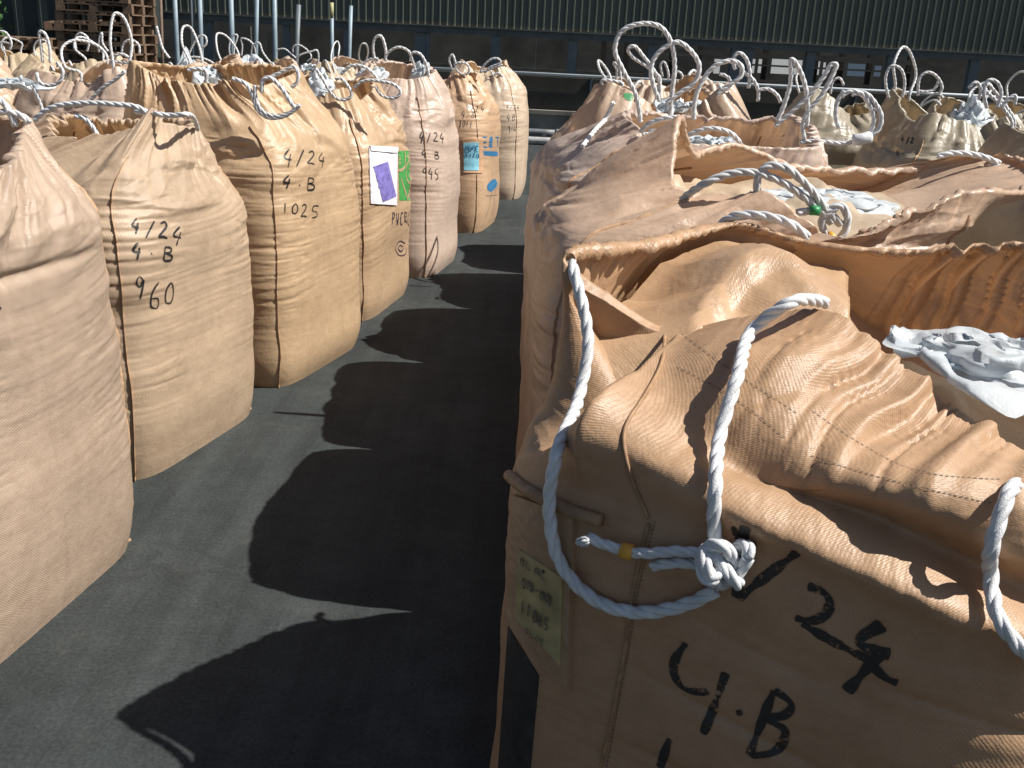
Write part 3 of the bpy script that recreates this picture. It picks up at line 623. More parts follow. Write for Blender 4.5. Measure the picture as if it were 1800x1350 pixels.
# --- marks projected on to the cloth, at their own true size
def hit(B, px, py):
    d = ray(px, py); d = Vector(d).normalized(); q = B.tree.ray_cast(Vector(EYE), d)
    if q[0] is None: return None, None
    n = q[1]
    if n.dot(d) > 0: n = -n
    return np.array(q[0]), np.array(n)
def snap(B, p, ref, off):
    loc, n, i, d = B.tree.find_nearest(Vector(p))
    n = np.array(n)
    if np.dot(n, ref) < 0: n = -n
    return np.array(loc) + n*off
GLY = {'4': [[(.45, 0), (.1, .55), (.75, .6)], [(.62, .28), (.5, 1.1)]], 'q': [[(.15, 0), (.12, .5), (.55, .5)], [(.62, .05), (.55, 1.05)]],
 '/': [[(.75, 0), (.2, 1.05)]], '2': [[(.1, .15), (.45, 0), (.65, .2), (.4, .6), (.1, .95), (.5, .88), (.85, .95)]], '.': [[(.4, .72), (.5, .78)]],
 'B': [[(.2, .02), (.15, 1)], [(.2, .05), (.65, .12), (.6, .38), (.2, .48), (.75, .6), (.7, .9), (.15, 1)]], '1': [[(.4, 0), (.42, 1)]],
 '0': [[(.5, 0), (.15, .4), (.25, .95), (.6, .95), (.8, .5), (.6, .05), (.45, .02)]], '5': [[(.85, 0), (.3, .05), (.25, .45), (.65, .5), (.7, .85), (.2, 1)]],
 '9': [[(.65, .15), (.3, .05), (.15, .35), (.45, .5), (.68, .15), (.62, 1.05)]], '6': [[(.6, 0), (.2, .45), (.25, .95), (.65, .95), (.65, .6), (.22, .65)]],
 'P': [[(.15, 0), (.15, 1)], [(.15, 0), (.7, .08), (.7, .45), (.15, .55)]], 'V': [[(.1, 0), (.45, 1), (.8, 0)]], 'C': [[(.8, .1), (.4, 0), (.12, .5), (.4, 1), (.8, .9)]],
 'R': [[(.15, 0), (.15, 1)], [(.15, 0), (.7, .08), (.7, .42), (.15, .5), (.75, 1)]], 'E': [[(.75, 0), (.15, 0), (.15, 1), (.75, 1)], [(.15, .5), (.6, .5)]],
 'S': [[(.75, .1), (.4, 0), (.15, .25), (.7, .7), (.45, 1), (.1, .9)]], 'H': [[(.15, 0), (.15, 1)], [(.75, 0), (.75, 1)], [(.15, .5), (.75, .5)]],
 'D': [[(.15, 0), (.15, 1), (.55, .95), (.8, .5), (.55, .05), (.15, 0)]], 'F': [[(.75, 0), (.15, 0), (.15, 1)], [(.15, .5), (.6, .5)]],
 'T': [[(.1, 0), (.8, 0)], [(.45, 0), (.45, 1)]], 'O': [[(.45, 0), (.12, .5), (.45, 1), (.78, .5), (.45, 0)]], 'N': [[(.15, 1), (.15, 0), (.75, 1), (.75, 0)]],
 '-': [[(.15, .5), (.75, .5)]], 'A': [[(.1, 1), (.45, 0), (.8, 1)], [(.25, .65), (.65, .65)]], 'L': [[(.15, 0), (.15, 1), (.75, 1)]], '8': [[(.45, .48), (.2, .25), (.45, 0), (.7, .25), (.45, .48), (.15, .75), (.45, 1), (.78, .75), (.45, .48)]],
 'h': [[(.1, 0), (.8, 0)], [(.2, .5), (.7, .5)], [(.05, 1), (.85, 1)]],
 's': [[(.25, 0), (.7, 0), (.7, .4), (.25, .4), (.25, 0)], [(.25, .2), (.7, .2)], [(.1, .55), (.85, .55)], [(.48, .42), (.48, 1)], [(.15, .78), (.8, .78)], [(.05, 1), (.9, 1)]], ' ': []}
def strokes(B, polylines, width, mat, name, off=.0016, parent=None, jitter=0):
    """polylines in photo pixels -> ribbons that lie on the cloth"""
    V, F = [], []
    for pl in polylines:
        P = np.array([(x, y, 0.) for x, y in pl], float)
        P = spline(P, 2.2) if len(P) > 2 else np.stack([np.linspace(P[0][k], P[-1][k], max(4, int(np.linalg.norm(P[-1]-P[0])/2.2))) for k in range(3)], 1)
        q = [hit(B, x, y) for x, y, _ in P]; q = [z for z in q if z[0] is not None]
        if len(q) < 3: continue
        L = np.array([z[0] for z in q]); Nn = np.array([z[1] for z in q])
        k = np.ones(5)/5
        Ns = np.stack([np.convolve(np.pad(Nn[:, j], 2, 'edge'), k, 'valid') for j in range(3)], 1); Ns /= np.linalg.norm(Ns, axis=1)[:, None]
        T = np.gradient(L, axis=0); T /= np.linalg.norm(T, axis=1)[:, None]+1e-9; Sd = np.cross(Ns, T); n = len(L); o = len(V)
        wd = width*(1 + .22*np.sin(np.arange(n)*.16 + n) + .1*np.sin(np.arange(n)*.37+2*n)); wd[0] *= .6; wd[-1] *= .5
        for i in range(n):
            for s in (-.5, -.17, .17, .5): V.append(snap(B, L[i] + Sd[i]*wd[i]*s, Ns[i], off))
        F += [(o+4*i+j, o+4*i+j+1, o+4*(i+1)+j+1, o+4*(i+1)+j) for i in range(n-1) for j in range(3)]
    if V: return mesh_obj(name, np.array(V), F, mat, parent or B.root, True)
def text_px(txt, x0, y0, ux, uy, seed=0):
    """glyph boxes along ux (advance vector per glyph), uy = height vector"""
    rg = random.Random(seed); o = []
    for i, ch in enumerate(txt):
        j = (rg.uniform(-.07, .07), rg.uniform(-.07, .07)); kx = rg.uniform(.7, .98); ky = rg.uniform(.82, 1.15); sl = rg.uniform(-.22, .12)
        for pl in GLY[ch]:
            o.append([(x0 + ux[0]*(i + kx*(x+sl*(y-.5)+j[0])) + uy[0]*(y*ky+j[1]), y0 + ux[1]*(i + kx*(x+j[0])) + uy[1]*(y*ky+j[1])) for x, y in pl])
    return o
def write(B, txt, x0, y0, ux, uy, width, mat=None, seed=0, name='handwriting', off=.0018):
    return strokes(B, text_px(txt, x0, y0, ux, uy, seed), width, mat or M_INK, name, off)
def patch(B, quad, mat, name, off=.004, n=(12, 16), parent=None, wav=0):
    """a flat sheet laid over the cloth inside the pixel quad (tl, tr, br, bl)"""
    q = np.array(quad, float); V = []; ok = True; rg = np.random.RandomState(7)
    for j in range(n[1]+1):
        for i in range(n[0]+1):
            s, t = i/n[0], j/n[1]; p = (q[0]*(1-s)+q[1]*s)*(1-t) + (q[3]*(1-s)+q[2]*s)*t
            a, nn = hit(B, *p)
            if a is None: ok = False; a, nn = (V[-1][0], V[-1][1]) if V else (np.zeros(3), np.array([0, 0, 1.]))
            V.append((a, nn))
    W = n[0]+1; L = np.array([v[0] for v in V]); N = np.array([v[1] for v in V]); m = N.mean(0); m /= np.linalg.norm(m)
    Lg = L.reshape(n[1]+1, W, 3)
    for _ in range(2):
        Lg[1:-1, 1:-1] = (Lg[1:-1, 1:-1]*2 + Lg[:-2, 1:-1] + Lg[2:, 1:-1] + Lg[1:-1, :-2] + Lg[1:-1, 2:])/6
    L = Lg.reshape(-1, 3); top = L + m*(off + wav*rg.uniform(0, 1, (len(L), 1))); bot = L - m*.012
    F = [(j*W+i, j*W+i+1, (j+1)*W+i+1, (j+1)*W+i) for j in range(n[1]) for i in range(n[0])]
    k = len(L); ring = [i for i in range(W)] + [j*W+W-1 for j in range(1, n[1]+1)] + [n[1]*W+i for i in range(W-2, -1, -1)] + [j*W for j in range(n[1]-1, 0, -1)]
    F += [(ring[i], ring[(i+1) % len(ring)], k+ring[(i+1) % len(ring)], k+ring[i]) for i in range(len(ring))]
    return mesh_obj(name, np.concatenate([top, bot]), F, mat, parent or B.root, False)

GL, GR, GB, GC = 'bulk bags in the left row', 'bulk bags in the right row', 'bulk bags behind the left row', 'bulk bags in the far right column'

def lay(B, pts, r, gap=.003):
    """rope points: (px, py) rests on the cloth of B; (px, py, Y) hangs free at distance Y; (px,py,None,d) d metres clear of the cloth"""
    o = []
    for p in pts:
        if len(p) == 3: o.append(at_y(*p)); continue
        a, n = hit(B, p[0], p[1])
        d = ray(p[0], p[1]); d = d/np.linalg.norm(d)
        if a is None:
            if o: o.append(EYE + d*np.linalg.norm(o[-1]-EYE))
            continue
        o.append(a - d*(p[3] if len(p) == 4 else 0) + n*(r+gap))
    return o
def ropes_y(B, Y, r, lists, detail=1, mats=(0,)):
    for i, L in enumerate(lists):
        rope(B, [at_y(p[0], p[1], p[2] if len(p) > 2 else Y) for p in L], r, detail, M_ROPE_OLD if i in mats and len(mats) > 1 else M_ROPE)
def welt(B, px, r, mat, name='corner_seam', off=.002):
    P = [hit(B, *p) for p in np.array(spline([(x, y, 0) for x, y in px], 6))[:, :2]]; P = [p for p in P if p[0] is not None]
    Q = np.array([a + n*off for a, n in P]); k = np.ones(7)/7
    Q = np.stack([np.convolve(np.pad(Q[:, j], 3, 'edge'), k, 'valid') for j in range(3)], 1)
    v, f = tube_geo(Q, r, 8); return mesh_obj(name, v, f, mat, B.root, True)
def dashed(B, px, width, mat, dash=5, gap=2.5, name='stitching'):
    P = spline([(x, y, 0) for x, y in px], 1.0)[:, :2]; L = []; i = 0; k = int(dash+gap)
    while i + dash < len(P): L.append([tuple(P[i]), tuple(P[i+int(dash/2)]), tuple(P[i+int(dash)])]); i += k
    return strokes(B, L, width, mat, name, .0012)

GL, GR, GB, GC = 'bulk bags in the left row', 'bulk bags in the right row', 'bulk bags behind the left row', 'bulk bags in the far right column'

# ================= left row
def left_row():
    b = make_bag('greyish pink bag nearest at the left edge, cut by the frame, wide collar fold', (-1.65, 2.47), -9, fabric('cloth_pinkish_grey', (.51, .395, .295), .35, seed=1), 11,
                 hs=1.03, half=(.46, .45), nu=440, nb=200, ntop=80, group=GL, cover_z=1.12, pleat=1.25, plen=.32, wr=.9, shs=1.0, nbody=5.5,
                 rimpx=[(0, 47, 258, 2.62), (30, 53, 222, 2.8), (48, 52, 207, 2.9), (90, -60, 205, 2.98), (135, -200, 200, 2.85), (180, -350, 215, 2.45), (225, -330, 255, 2.2), (270, -150, 300, 2.2), (300, -60, 312, 2.3), (332, 15, 296, 2.45)])
    q = at_z(6, 205, 1.27); liner(b, q[0]+1.65-.10, q[1]-2.47, .20, .10, 31, z=1.22)
    ropes_y(b, 2.75, .0095, [[(-60, 200), (-25, 165), (5, 180), (18, 200), (28, 222)], [(-70, 190), (-20, 198), (15, 197), (40, 205), (52, 216)]], 2)
    write(b, '4', -24, 512, (40, 6), (0, 44), 0.0074, seed=1)
    b = make_bag('beige bag marked 960 in the left row', (-1.61, 3.73), -15, fabric('cloth_beige', (.55, .42, .29), .3, seed=2), 23,
                 hs=1.0, half=(.46, .45), nu=440, nb=200, ntop=80, group=GL, cover_z=1.07, pleat=1.15, wr=1.2,
                 rimpx=[(0, 347, 224, 3.78), (30, 335, 205, 3.98), (60, 262, 206, 4.02), (90, 200, 207, 4.02), (135, 120, 200, 3.9), (180, 78, 206, 3.65), (225, 100, 238, 3.48), (265, 200, 226, 3.45), (297, 265, 192, 3.5), (330, 303, 218, 3.6)])
    ropes_y(b, 3.5, .0095, [[(60, 212), (75, 198), (100, 186), (150, 181), (200, 183), (240, 188), (262, 200)], [(240, 196, 3.7), (275, 200), (300, 203), (325, 201), (343, 214, 3.7), (347, 228, 3.75)],
                            [(132, 204), (150, 209), (166, 228), (176, 255), (174, 288), (160, 322)]], 2)
    write(b, '4/24', 232, 380, (24, 5), (-4, 30), 0.0074, seed=2); write(b, '4.B', 234, 426, (25, 3), (-2, 26), 0.0081, seed=3); write(b, '960', 237, 486, (26, 5), (-1, 44), 0.0067, seed=4)
    b = make_bag('yellowish bag marked 1025 with a wide gathered collar', (-1.34, 4.80), -16, fabric('cloth_yellowish', (.59, .43, .265), .2, seed=3), 37,
                 hs=1.02, half=(.455, .455), nu=440, nb=190, ntop=80, group=GL, cover_z=1.12, pleat=1.5, wr=1.0,
                 rimpx=[(0, 500, 138, 4.75), (45, 525, 122, 5.05), (90, 430, 112, 5.15), (130, 320, 118, 5.1), (180, 238, 112, 4.75), (222, 232, 112, 4.5), (250, 285, 136, 4.48), (280, 345, 148, 4.48), (318, 415, 140, 4.5), (340, 460, 152, 4.6)])
    ropes_y(b, 4.35, .0095, [[(408, 138), (432, 148), (445, 172), (452, 192), (470, 206), (500, 204), (527, 184)], [(448, 150), (450, 175), (462, 196), (485, 204), (515, 196)], [(460, 162), (463, 140), (475, 137), (495, 155), (515, 185), (522, 190)],
                             [(330, 124, 4.6), (345, 121, 4.6), (362, 126, 4.6), (361, 145, 4.6)], [(470, 138, 4.7), (500, 125, 4.7), (517, 118, 4.7), (524, 130, 4.7), (522, 145, 4.7), (512, 153, 4.7)]], 2)
    liner(b, -.22, .32, .16, .10, 41, z=1.30, spike=.5)
    write(b, '4/24', 500, 260, (20, 3), (-3, 26), 0.0074, seed=5); write(b, '4.B', 497, 306, (21, 2), (-1, 24), 0.0089, seed=6); write(b, '1025', 495, 358, (17, 1), (0, 21), 0.0059, seed=7)
    b = make_bag('tan bag with white pocket, purple label and green print', (-1.21, 5.97), -10, fabric('cloth_orange_tan', (.58, .42, .265), .1, seed=4), 41,
                 hs=.99, half=(.47, .47), rimr=.66, rimz=1.25, nu=320, nb=150, ntop=60, group=GL, cover_z=1.1)
    ropes_y(b, 5.6, .0095, [[(555, 120), (568, 140), (578, 158), (592, 173), (608, 175), (618, 168), (612, 152), (598, 137), (590, 140)], [(622, 155), (640, 142), (670, 143), (695, 150), (704, 163), (694, 172), (672, 168), (660, 152)],
                            [(600, 130, 5.8), (620, 115, 5.8), (645, 120, 5.8), (668, 145, 5.8)]], 1)
    liner(b, .12, -.25, .11, .08, 43, z=1.22, spike=.5); liner(b, -.02, .2, .15, .10, 44, z=1.27, spike=.6)
    patch(b, [(647, 260), (697, 262), (696, 361), (650, 358)], M_WHITE, 'label_pocket', .008)
    patch(b, [(654, 293), (679, 284), (694, 345), (671, 355)], M_PURPLE, 'label', .0105, parent=None)
    patch(b, [(648, 257), (697, 260), (696, 270), (649, 266)], M_WHITE, 'pocket_hem', .014, (10, 3))
    patch(b, [(700, 266), (726, 264), (726, 353), (702, 352)], M_GREEN, 'printed_block', .0016, (10, 24))
    strokes(b, [[(699, 300), (709, 296), (711, 264)], [(723, 274), (714, 292), (715, 316), (725, 326)], [(704, 312), (716, 350)], [(716, 350), (724, 312)]], .014, b.body.data.materials[0], 'print_curve', .003)
    write(b, 'PVCRES', 689, 372, (7.2, .6), (0, 20), .011, M_PURPLEINK, 8, 'printed_text')
    strokes(b, [[(712, 428), (702, 424), (695, 437), (702, 449), (712, 447), (714, 436)], [(708, 434), (703, 431), (700, 438), (705, 442), (709, 436)]], .008, M_PURPLEINK, 'printed_mark')
    b = make_bag('pale pink bag marked 945 with an open gathered mouth', (-.955, 7.12), -10, fabric('cloth_pale_pink', (.66, .53, .43), .1, seed=5), 53,
                 hs=1.05, half=(.46, .46), rimpx=[(0, 768, 126, 7.1), (45, 752, 117, 7.4), (90, 710, 112, 7.45), (135, 664, 106, 7.3), (180, 646, 122, 7.0), (225, 655, 136, 6.8), (270, 692, 139, 6.74), (318, 744, 137, 6.85)], nu=320, nb=150, ntop=60, group=GL, cover_z=1.14, nbody=3.3)
    ropes_y(b, 6.9, .010, [[(661, 110), (656, 85), (660, 66), (669, 63), (677, 82), (678, 108)], [(676, 106), (683, 92), (700, 83), (718, 90), (726, 108), (730, 125)], [(722, 108), (725, 93), (737, 94), (749, 112), (754, 135)], [(634, 118), (648, 105), (665, 103)]], 1)
    liner(b, .22, .2, .14, .16, 47, z=1.27, spike=.5); liner(b, -.12, .1, .14, .1, 48, z=1.30, spike=.3)
    write(b, '4/24', 738, 231, (12, 1), (-1, 17), 0.0074, seed=9); write(b, '4.B', 741, 263, (11, 1), (0, 16), 0.0081, seed=10); write(b, '945', 742, 295, (11, 1), (0, 18), 0.0067, seed=11)
    b = make_bag('orange tan bag with blue label pocket and blue print', (-.71, 8.9), -10, fabric('cloth_orange', (.60, .415, .26), .0, seed=6), 61,
                 hs=1.03, half=(.46, .46), rimr=.60, rimz=1.25, nu=260, nb=120, ntop=54, group=GL, cover_z=1.1, nbody=3.4)
    ropes_y(b, 8.6, .010, [[(797, 125), (790, 103), (795, 96), (800, 108), (802, 122), (815, 131), (825, 126), (821, 113), (808, 110), (798, 114)], [(844, 128), (850, 116), (864, 104), (875, 103), (880, 109), (862, 118), (852, 128)], [(846, 127), (860, 122), (876, 116), (883, 114)]], 1)
    write(b, '4/24', 819, 182, (8.5, 1.5), (-1, 12), 0.0067, seed=12); write(b, '4.B', 812, 194, (8.5, 1), (-1, 12), 0.0067, seed=13); write(b, '1011', 808, 210, (6, 1), (-1, 12), 0.0074, seed=14)
    patch(b, [(813, 245), (849, 243), (848, 304), (814, 303)], simple('pocket_tan', (.58, .36, .22), .5, var=.15, scale=20), 'label_pocket', .008)
    patch(b, [(814, 251), (841, 250), (841, 299), (815, 299)], M_CYAN, 'label', .0105)
    write(b, 'HDPE', 816.5, 255, (6.2, .2), (0, 9), .007, M_BLUEPRINT, 15, 'label_text', .014); write(b, 'F120', 819, 268, (5.6, .2), (0, 9), .007, M_BLUEPRINT, 16, 'label_text', .014)
    write(b, 'hsT', 847, 240, (11.5, 1), (0, 19), .016, M_BLUEPRINT, 17, 'printed_text')
    strokes(b, [[(848, 267), (864, 268), (880, 269)], [(848, 271), (864, 272), (880, 272)]], .018, M_BLUEPRINT, 'printed_line')
    strokes(b, [[(856, 330), (862, 322), (872, 317)], [(857, 333), (865, 327), (873, 320)], [(860, 334), (868, 330), (874, 322)]], .035, M_BLUEPRINT, 'printed_oval')
    strokes(b, [[(853, 344), (865, 344), (876, 342)], [(864, 336), (860, 360), (853, 384)], [(871, 332), (866, 372), (864, 382)]], .006, M_INKF, 'printed_line')
    b = make_bag('rounded pale cream bag at the far end of the left row', (-.45, 10.9), -4, fabric('cloth_cream', (.66, .53, .39), .0, seed=7), 71,
                 hs=1.10, half=(.47, .47), rimr=.52, rimz=1.30, nu=260, nb=120, ntop=54, group=GL, cover_z=1.2, nbody=2.6, bulge=1.6, shs=.90)
    ropes_y(b, 10.6, .010, [[(872, 145), (868, 134), (875, 128), (886, 138), (890, 155), (886, 163), (880, 160)], [(862, 124), (868, 136), (866, 150), (860, 152)]], 1)
    write(b, '4/24', 891, 184, (6, .3), (-1, 8), 0.0059, seed=18); write(b, '4B', 891, 200, (9, 1), (-1, 12), 0.0067, seed=19); write(b, '916', 893, 219, (5, 0), (0, 12), .007, M_INKF, 20)
left_row()

# ================= right row
def right_row():
    def fold_r1(wa, Z, down, G):
        d = (wa - 214 + 180) % 360 - 180
        sw = np.clip((wa-212)/30, 0, 1)*np.clip((335-wa)/30, 0, 1)
        zc = np.interp(wa, [0, 200, 215, 232, 250, 268, 285, 300, 360], [.9, .95, .94, .915, .875, .83, .77, .73, .8])
        o = (.25+.75*sw)*.026*np.exp(-((Z-zc)/.028)**2)*np.clip((wa-195)/20, 0, 1)*np.clip((335-wa)/30, 0, 1)
        o -= sw*.058*np.exp(-((Z-zc-.072)/.034)**2)
        o += .030*np.exp(-np.abs(d)/6)*np.clip((Z-.88)/.08, 0, 1)
        o -= .20*np.exp(-((wa-201)/10)**2)*np.clip((down-.02)/.07, 0, 1)*np.clip((.38-down)/.14, 0, 1)
        o += .035*np.exp(-np.abs(d)/4)*np.clip((down-.03)/.06, 0, 1)*np.clip((Z-.86)/.06, 0, 1)
        # sagging creases running down to the right over the marked face
        x = (wa-230)/60; q = Z + .16*x
        o += .011*(np.abs(pnoise(np.clip((wa-150)/240, 0, .999), q*15, 5, 77))**.6-.5)*np.clip((.9-Z)/.1, 0, 1)*np.clip((Z-.2)/.2, 0, 1)*sw
        return o
    def hollow(wa, Z, down):
        a = .05*np.exp(-((wa-197)/11)**2)*np.clip((down-.015)/.06, 0, 1)*np.exp(-((down-.12)/.11)**2)
        return np.stack([a*.85, a*.35, -a*.25], -1)
    rim = [(180, 988, 452, 1.86), (197, 1060, 512, 1.85), (211, 1180, 587, 1.86), (224, 1300, 562, 1.80), (234, 1440, 536, 1.74), (246, 1560, 622, 1.66), (262, 1690, 705, 1.56), (278, 1800, 772, 1.48),
           (308, 2010, 765, 1.55), (0, 2080, 570, 1.92), (32, 1860, 442, 2.08), (55, 1700, 432, 2.16), (76, 1575, 440, 2.2), (100, 1420, 424, 2.24), (130, 1265, 396, 2.30), (158, 1100, 432, 2.10)]
    b = make_bag('large tan bag in the right foreground with a knotted rope hanging over its marked face', (.61, 1.83), -22, fabric('cloth_foreground', (.48, .31, .18), .22, .43, .13, 8, .45), 83,
                 hs=.96, half=(.53, .52), cover_in=.03, wr=.5,
                 cover_down=lambda wa: np.interp(wa, [0, 55, 72, 84, 128, 142, 165, 190, 300, 340, 360], [.24, .24, .14, .03, .03, .05, .14, .17, .17, .22, .24]),
                 pmask=lambda wa: np.interp(wa, [0, 62, 72, 135, 150, 178, 186, 222, 236, 360], [1, 1, .08, .08, .5, .35, .08, .10, 1, 1]), evec=hollow, plen=.30, rimpx=rim, nu=600, nb=190, ntop=170, group=GR, cover_z=1.04, extra=fold_r1, nbody=3.4, seams=(), pleat=1.15, shs=.95, crumple=.2, cover_mat=fabric('cloth_foreground_inner', (.52, .345, .205), .12, .36, .10, 14, .4), hemf=lambda wa: 1 + .9*np.exp(-((wa-155)/28)**2),
                 cover_dip=lambda p: -.15*np.exp(-((p[:, 0]-1.0)**2+(p[:, 1]-2.02)**2)/.24**2) + .06*np.exp(-((p[:, 0]-.5)**2+(p[:, 1]-2.05)**2)/.2**2) - .10*np.exp(-((p[:, 0]-.66)**2+(p[:, 1]-1.52)**2)/.2**2))
    q = at_z(1765, 625, 1.06); liner(b, q[0]-.61, q[1]-1.83, .29, .08, 91, squash=.8, z=1.055, rotz=-.5)
    R = .0115
    rope(b, [at_y(1000, 450, 1.90), at_y(1008, 475, 1.84)] + lay(b, [(1030, 600, None, .02), (1022, 700, None, .03), (992, 800, None, .03), (976, 890, None, .025), (995, 985, None, .012), (1050, 1045), (1120, 1068), (1200, 1058), (1262, 1030)], R), R, 2)
    rope(b, [at_y(1450, 533, 1.77), at_y(1428, 527, 1.72), at_y(1385, 534, 1.66)] + lay(b, [(1325, 590, None, .03), (1298, 670, None, .03), (1270, 770, None, .02), (1256, 860, None, .01), (1262, 930), (1275, 975)], R), R, 2)
    rope(b, lay(b, [(1262, 975, None, .012), (1200, 965, None, .012), (1130, 968, None, .014), (1075, 958, None, .018), (1040, 943, None, .02)], R*.8), R*.8, 2)
    rope(b, lay(b, [(1262, 1000, None, .006), (1210, 985, None, .004), (1150, 990, None, .002)], R*.8), R*.8, 2)
    # the knot: a squashed trefoil of the same rope
    kc = lay(b, [(1270, 985, None, .012)], R)[0]; ex = RIGHT; ey = UP; ez = -FWD; K = []
    for t in np.linspace(0, 2*math.pi, 90):
        x = .030*math.cos(2*t+.35) + .006*math.cos(t); y = .027*math.cos(3*t+1.1) - .006*math.sin(t); z = .012*math.cos(5*t+.4)
        K.append(kc + ex*x + ey*y + ez*(z+.016))
    rope(b, K, .0105, 2, name='rope_knot')
    tp = lay(b, [(1118, 968, None, .014), (1108, 966, None, .015), (1098, 963, None, .016)], R*.8); v, f = tube_geo(np.array(tp), R*1.12, 14); mesh_obj('rope_tape', v, f, M_ORANGE, b.root, True)
    fr = MB(); e0 = lay(b, [(1046, 946, None, .02)], R)[0]; rg = np.random.RandomState(3)
    for i in range(70):
        q = rg.normal(0, 1, 3); q /= np.linalg.norm(q); L_ = rg.uniform(.006, .020); fr.tube([e0 + q*.004, e0 - ex*L_*.6 + q*.007 - ey*.002, e0 - ex*L_ + q*.0075 - ey*.005], .0017, 5)
    fr.build('frayed_end', M_ROPE, b.root, True)
    rope(b, [at_y(1830, 810, 1.44), at_y(1805, 842, 1.40)] + lay(b, [(1770, 880, None, .01), (1742, 950, None, .03), (1732, 1020, None, .03), (1748, 1095, None, .01), (1810, 1150)], R) , R, 2)
    rope(b, [at_y(*p) for p in [(1262, 400, 2.34), (1290, 381, 2.31), (1335, 379, 2.29), (1385, 392, 2.27), (1420, 418, 2.27)]], .0115, 2)
    welt(b, [(1168, 580), (1163, 640), (1130, 700), (1096, 758), (1108, 830), (1143, 915)], .0035, M_SEAM2)
    welt(b, [(1143, 915), (1117, 1020), (1097, 1150), (1076, 1260), (1056, 1350)], .0035, M_SEAM2)
    dashed(b, [(1152, 915), (1124, 1030), (1104, 1150), (1083, 1260), (1066, 1350)], .0016, M_INKF)
    for L in ([(1196, 585), (1270, 640), (1400, 726)], [(1190, 645), (1290, 700), (1382, 772)], [(1429, 723), (1518, 783), (1607, 826), (1763, 843)], [(1425, 801), (1535, 836), (1749, 886)]):
        dashed(b, L, .0013, M_INKF, 7, 3)
    strokes(b, [[(1290, 925), (1300, 945), (1330, 955)], [(1310, 925), (1295, 1050)]], .014, M_INKD, 'handwriting')
    strokes(b, [[(1402, 970), (1350, 1010), (1297, 1052)]], .015, M_INKD, 'handwriting')
    strokes(b, [[(1420, 1030), (1455, 1048), (1455, 1075), (1430, 1090), (1398, 1085)], [(1410, 1095), (1460, 1125), (1540, 1165)]], .014, M_INKD, 'handwriting')
    strokes(b, [[(1552, 1098), (1510, 1128), (1565, 1150)], [(1545, 1150), (1515, 1185), (1488, 1215)], [(1530, 1165), (1555, 1190), (1578, 1200)]], .017, M_INKD, 'handwriting')
    strokes(b, [[(1206, 1130), (1184, 1172), (1200, 1208), (1246, 1216)], [(1276, 1182), (1258, 1235), (1236, 1290)]], .013, M_INKD, 'handwriting')
    strokes(b, [[(1294, 1252), (1306, 1253)]], .015, M_INKD, 'handwriting')
    strokes(b, [[(1361, 1213), (1350, 1240), (1317, 1328)], [(1361, 1213), (1392, 1240), (1378, 1257), (1345, 1262), (1380, 1284), (1366, 1318), (1320, 1328)]], .013, M_INKD, 'handwriting')
    strokes(b, [[(1177, 1298), (1168, 1325), (1160, 1350)]], .013, M_INKD, 'handwriting')
    # the label pocket on the aisle side
    patch(b, [(908, 868), (1015, 905), (1003, 1216), (899, 1092)], b.body.data.materials[0], 'label_pocket', .010, (14, 24), wav=.002)
    patch(b, [(922, 962), (998, 1012), (993, 1165), (914, 1080)], M_YELLOW, 'label', .0135, (10, 14))
    def pline(t, x, y, ux, uy, wd): write(b, t, x, y, ux, uy, wd, M_INKF, 3, 'label_text', .0165)
    pline('OLAC', 928, 975, (11, 7), (0, 14), .0022); pline('ON-ON', 930, 1010, (10, 6.6), (0, 18), .0034); pline('1108S', 928, 1052, (9.5, 7), (0, 20), .0034); pline('OLOS', 935, 1098, (8, 6.5), (0, 9), .0016)
    Q = lay(b, [(903, 838), (935, 862), (980, 884), (1030, 905), (1062, 915)], .006)
    v, f = tube_geo(spline(Q, .008), .011, 10); mesh_obj('pocket_flap', v, f, M_SEAM2, b.root, True)
    patch(b, [(894, 1100), (948, 1188), (930, 1385), (874, 1385)], M_PRINT, 'printed_block', .0018, (10, 20))
    R1 = b
    b2 = make_bag('tan bag behind the foreground bag, dark gathered rim and white liner', (.60, 3.02), 3, fabric('cloth_tan', (.57, .415, .295), .0, seed=9, crease=.6), 97,
                  hs=1.05, half=(.55, .56), nu=520, nb=160, ntop=130, group=GR, cover_z=1.11, nbody=8.0, pleat=.6, crumple=.5, crink=1.1,
                  rimpx=[(180, 1195, 205, 2.98), (200, 1178, 290, 2.82), (215, 1190, 335, 2.72), (235, 1300, 345, 2.62), (248, 1345, 338, 2.58), (262, 1430, 395, 2.52), (275, 1500, 418, 2.48), (290, 1580, 405, 2.5), (312, 1700, 345, 2.56), (335, 1800, 345, 2.75),
                         (5, 1850, 330, 3.0), (35, 1780, 285, 3.35), (55, 1690, 272, 3.42), (80, 1600, 294, 3.45), (105, 1480, 290, 3.42), (130, 1390, 284, 3.38), (150, 1290, 250, 3.3), (166, 1215, 262, 3.16)])
    q = at_z(1440, 350, 1.15); liner(b2, q[0]-.60, q[1]-3.02, .30, .06, 101, squash=.6, z=1.155)
    ropes_y(b2, 2.6, .0108, [[(1200, 350, 2.66), (1235, 325), (1280, 306), (1320, 303), (1370, 318), (1420, 352), (1462, 392)], [(1332, 340), (1333, 308), (1350, 292), (1382, 296), (1420, 328), (1450, 365), (1478, 395)],
                            [(1450, 372), (1478, 362), (1490, 385), (1480, 415), (1462, 425)], [(1465, 372), (1446, 385), (1448, 408), (1466, 424)], [(1400, 375), (1432, 370), (1455, 375), (1470, 365)]], 2, (0, 1))
    for q, mt in (([(1424, 370), (1432, 370), (1440, 371)], M_GTAPE), ([(1456, 412), (1462, 418), (1468, 424)], M_ORANGE)):
        v, f = tube_geo(np.array([at_y(x, y, 2.585) for x, y in q]), .0125, 12); mesh_obj('rope_tape', v, f, mt, b2.root, True)
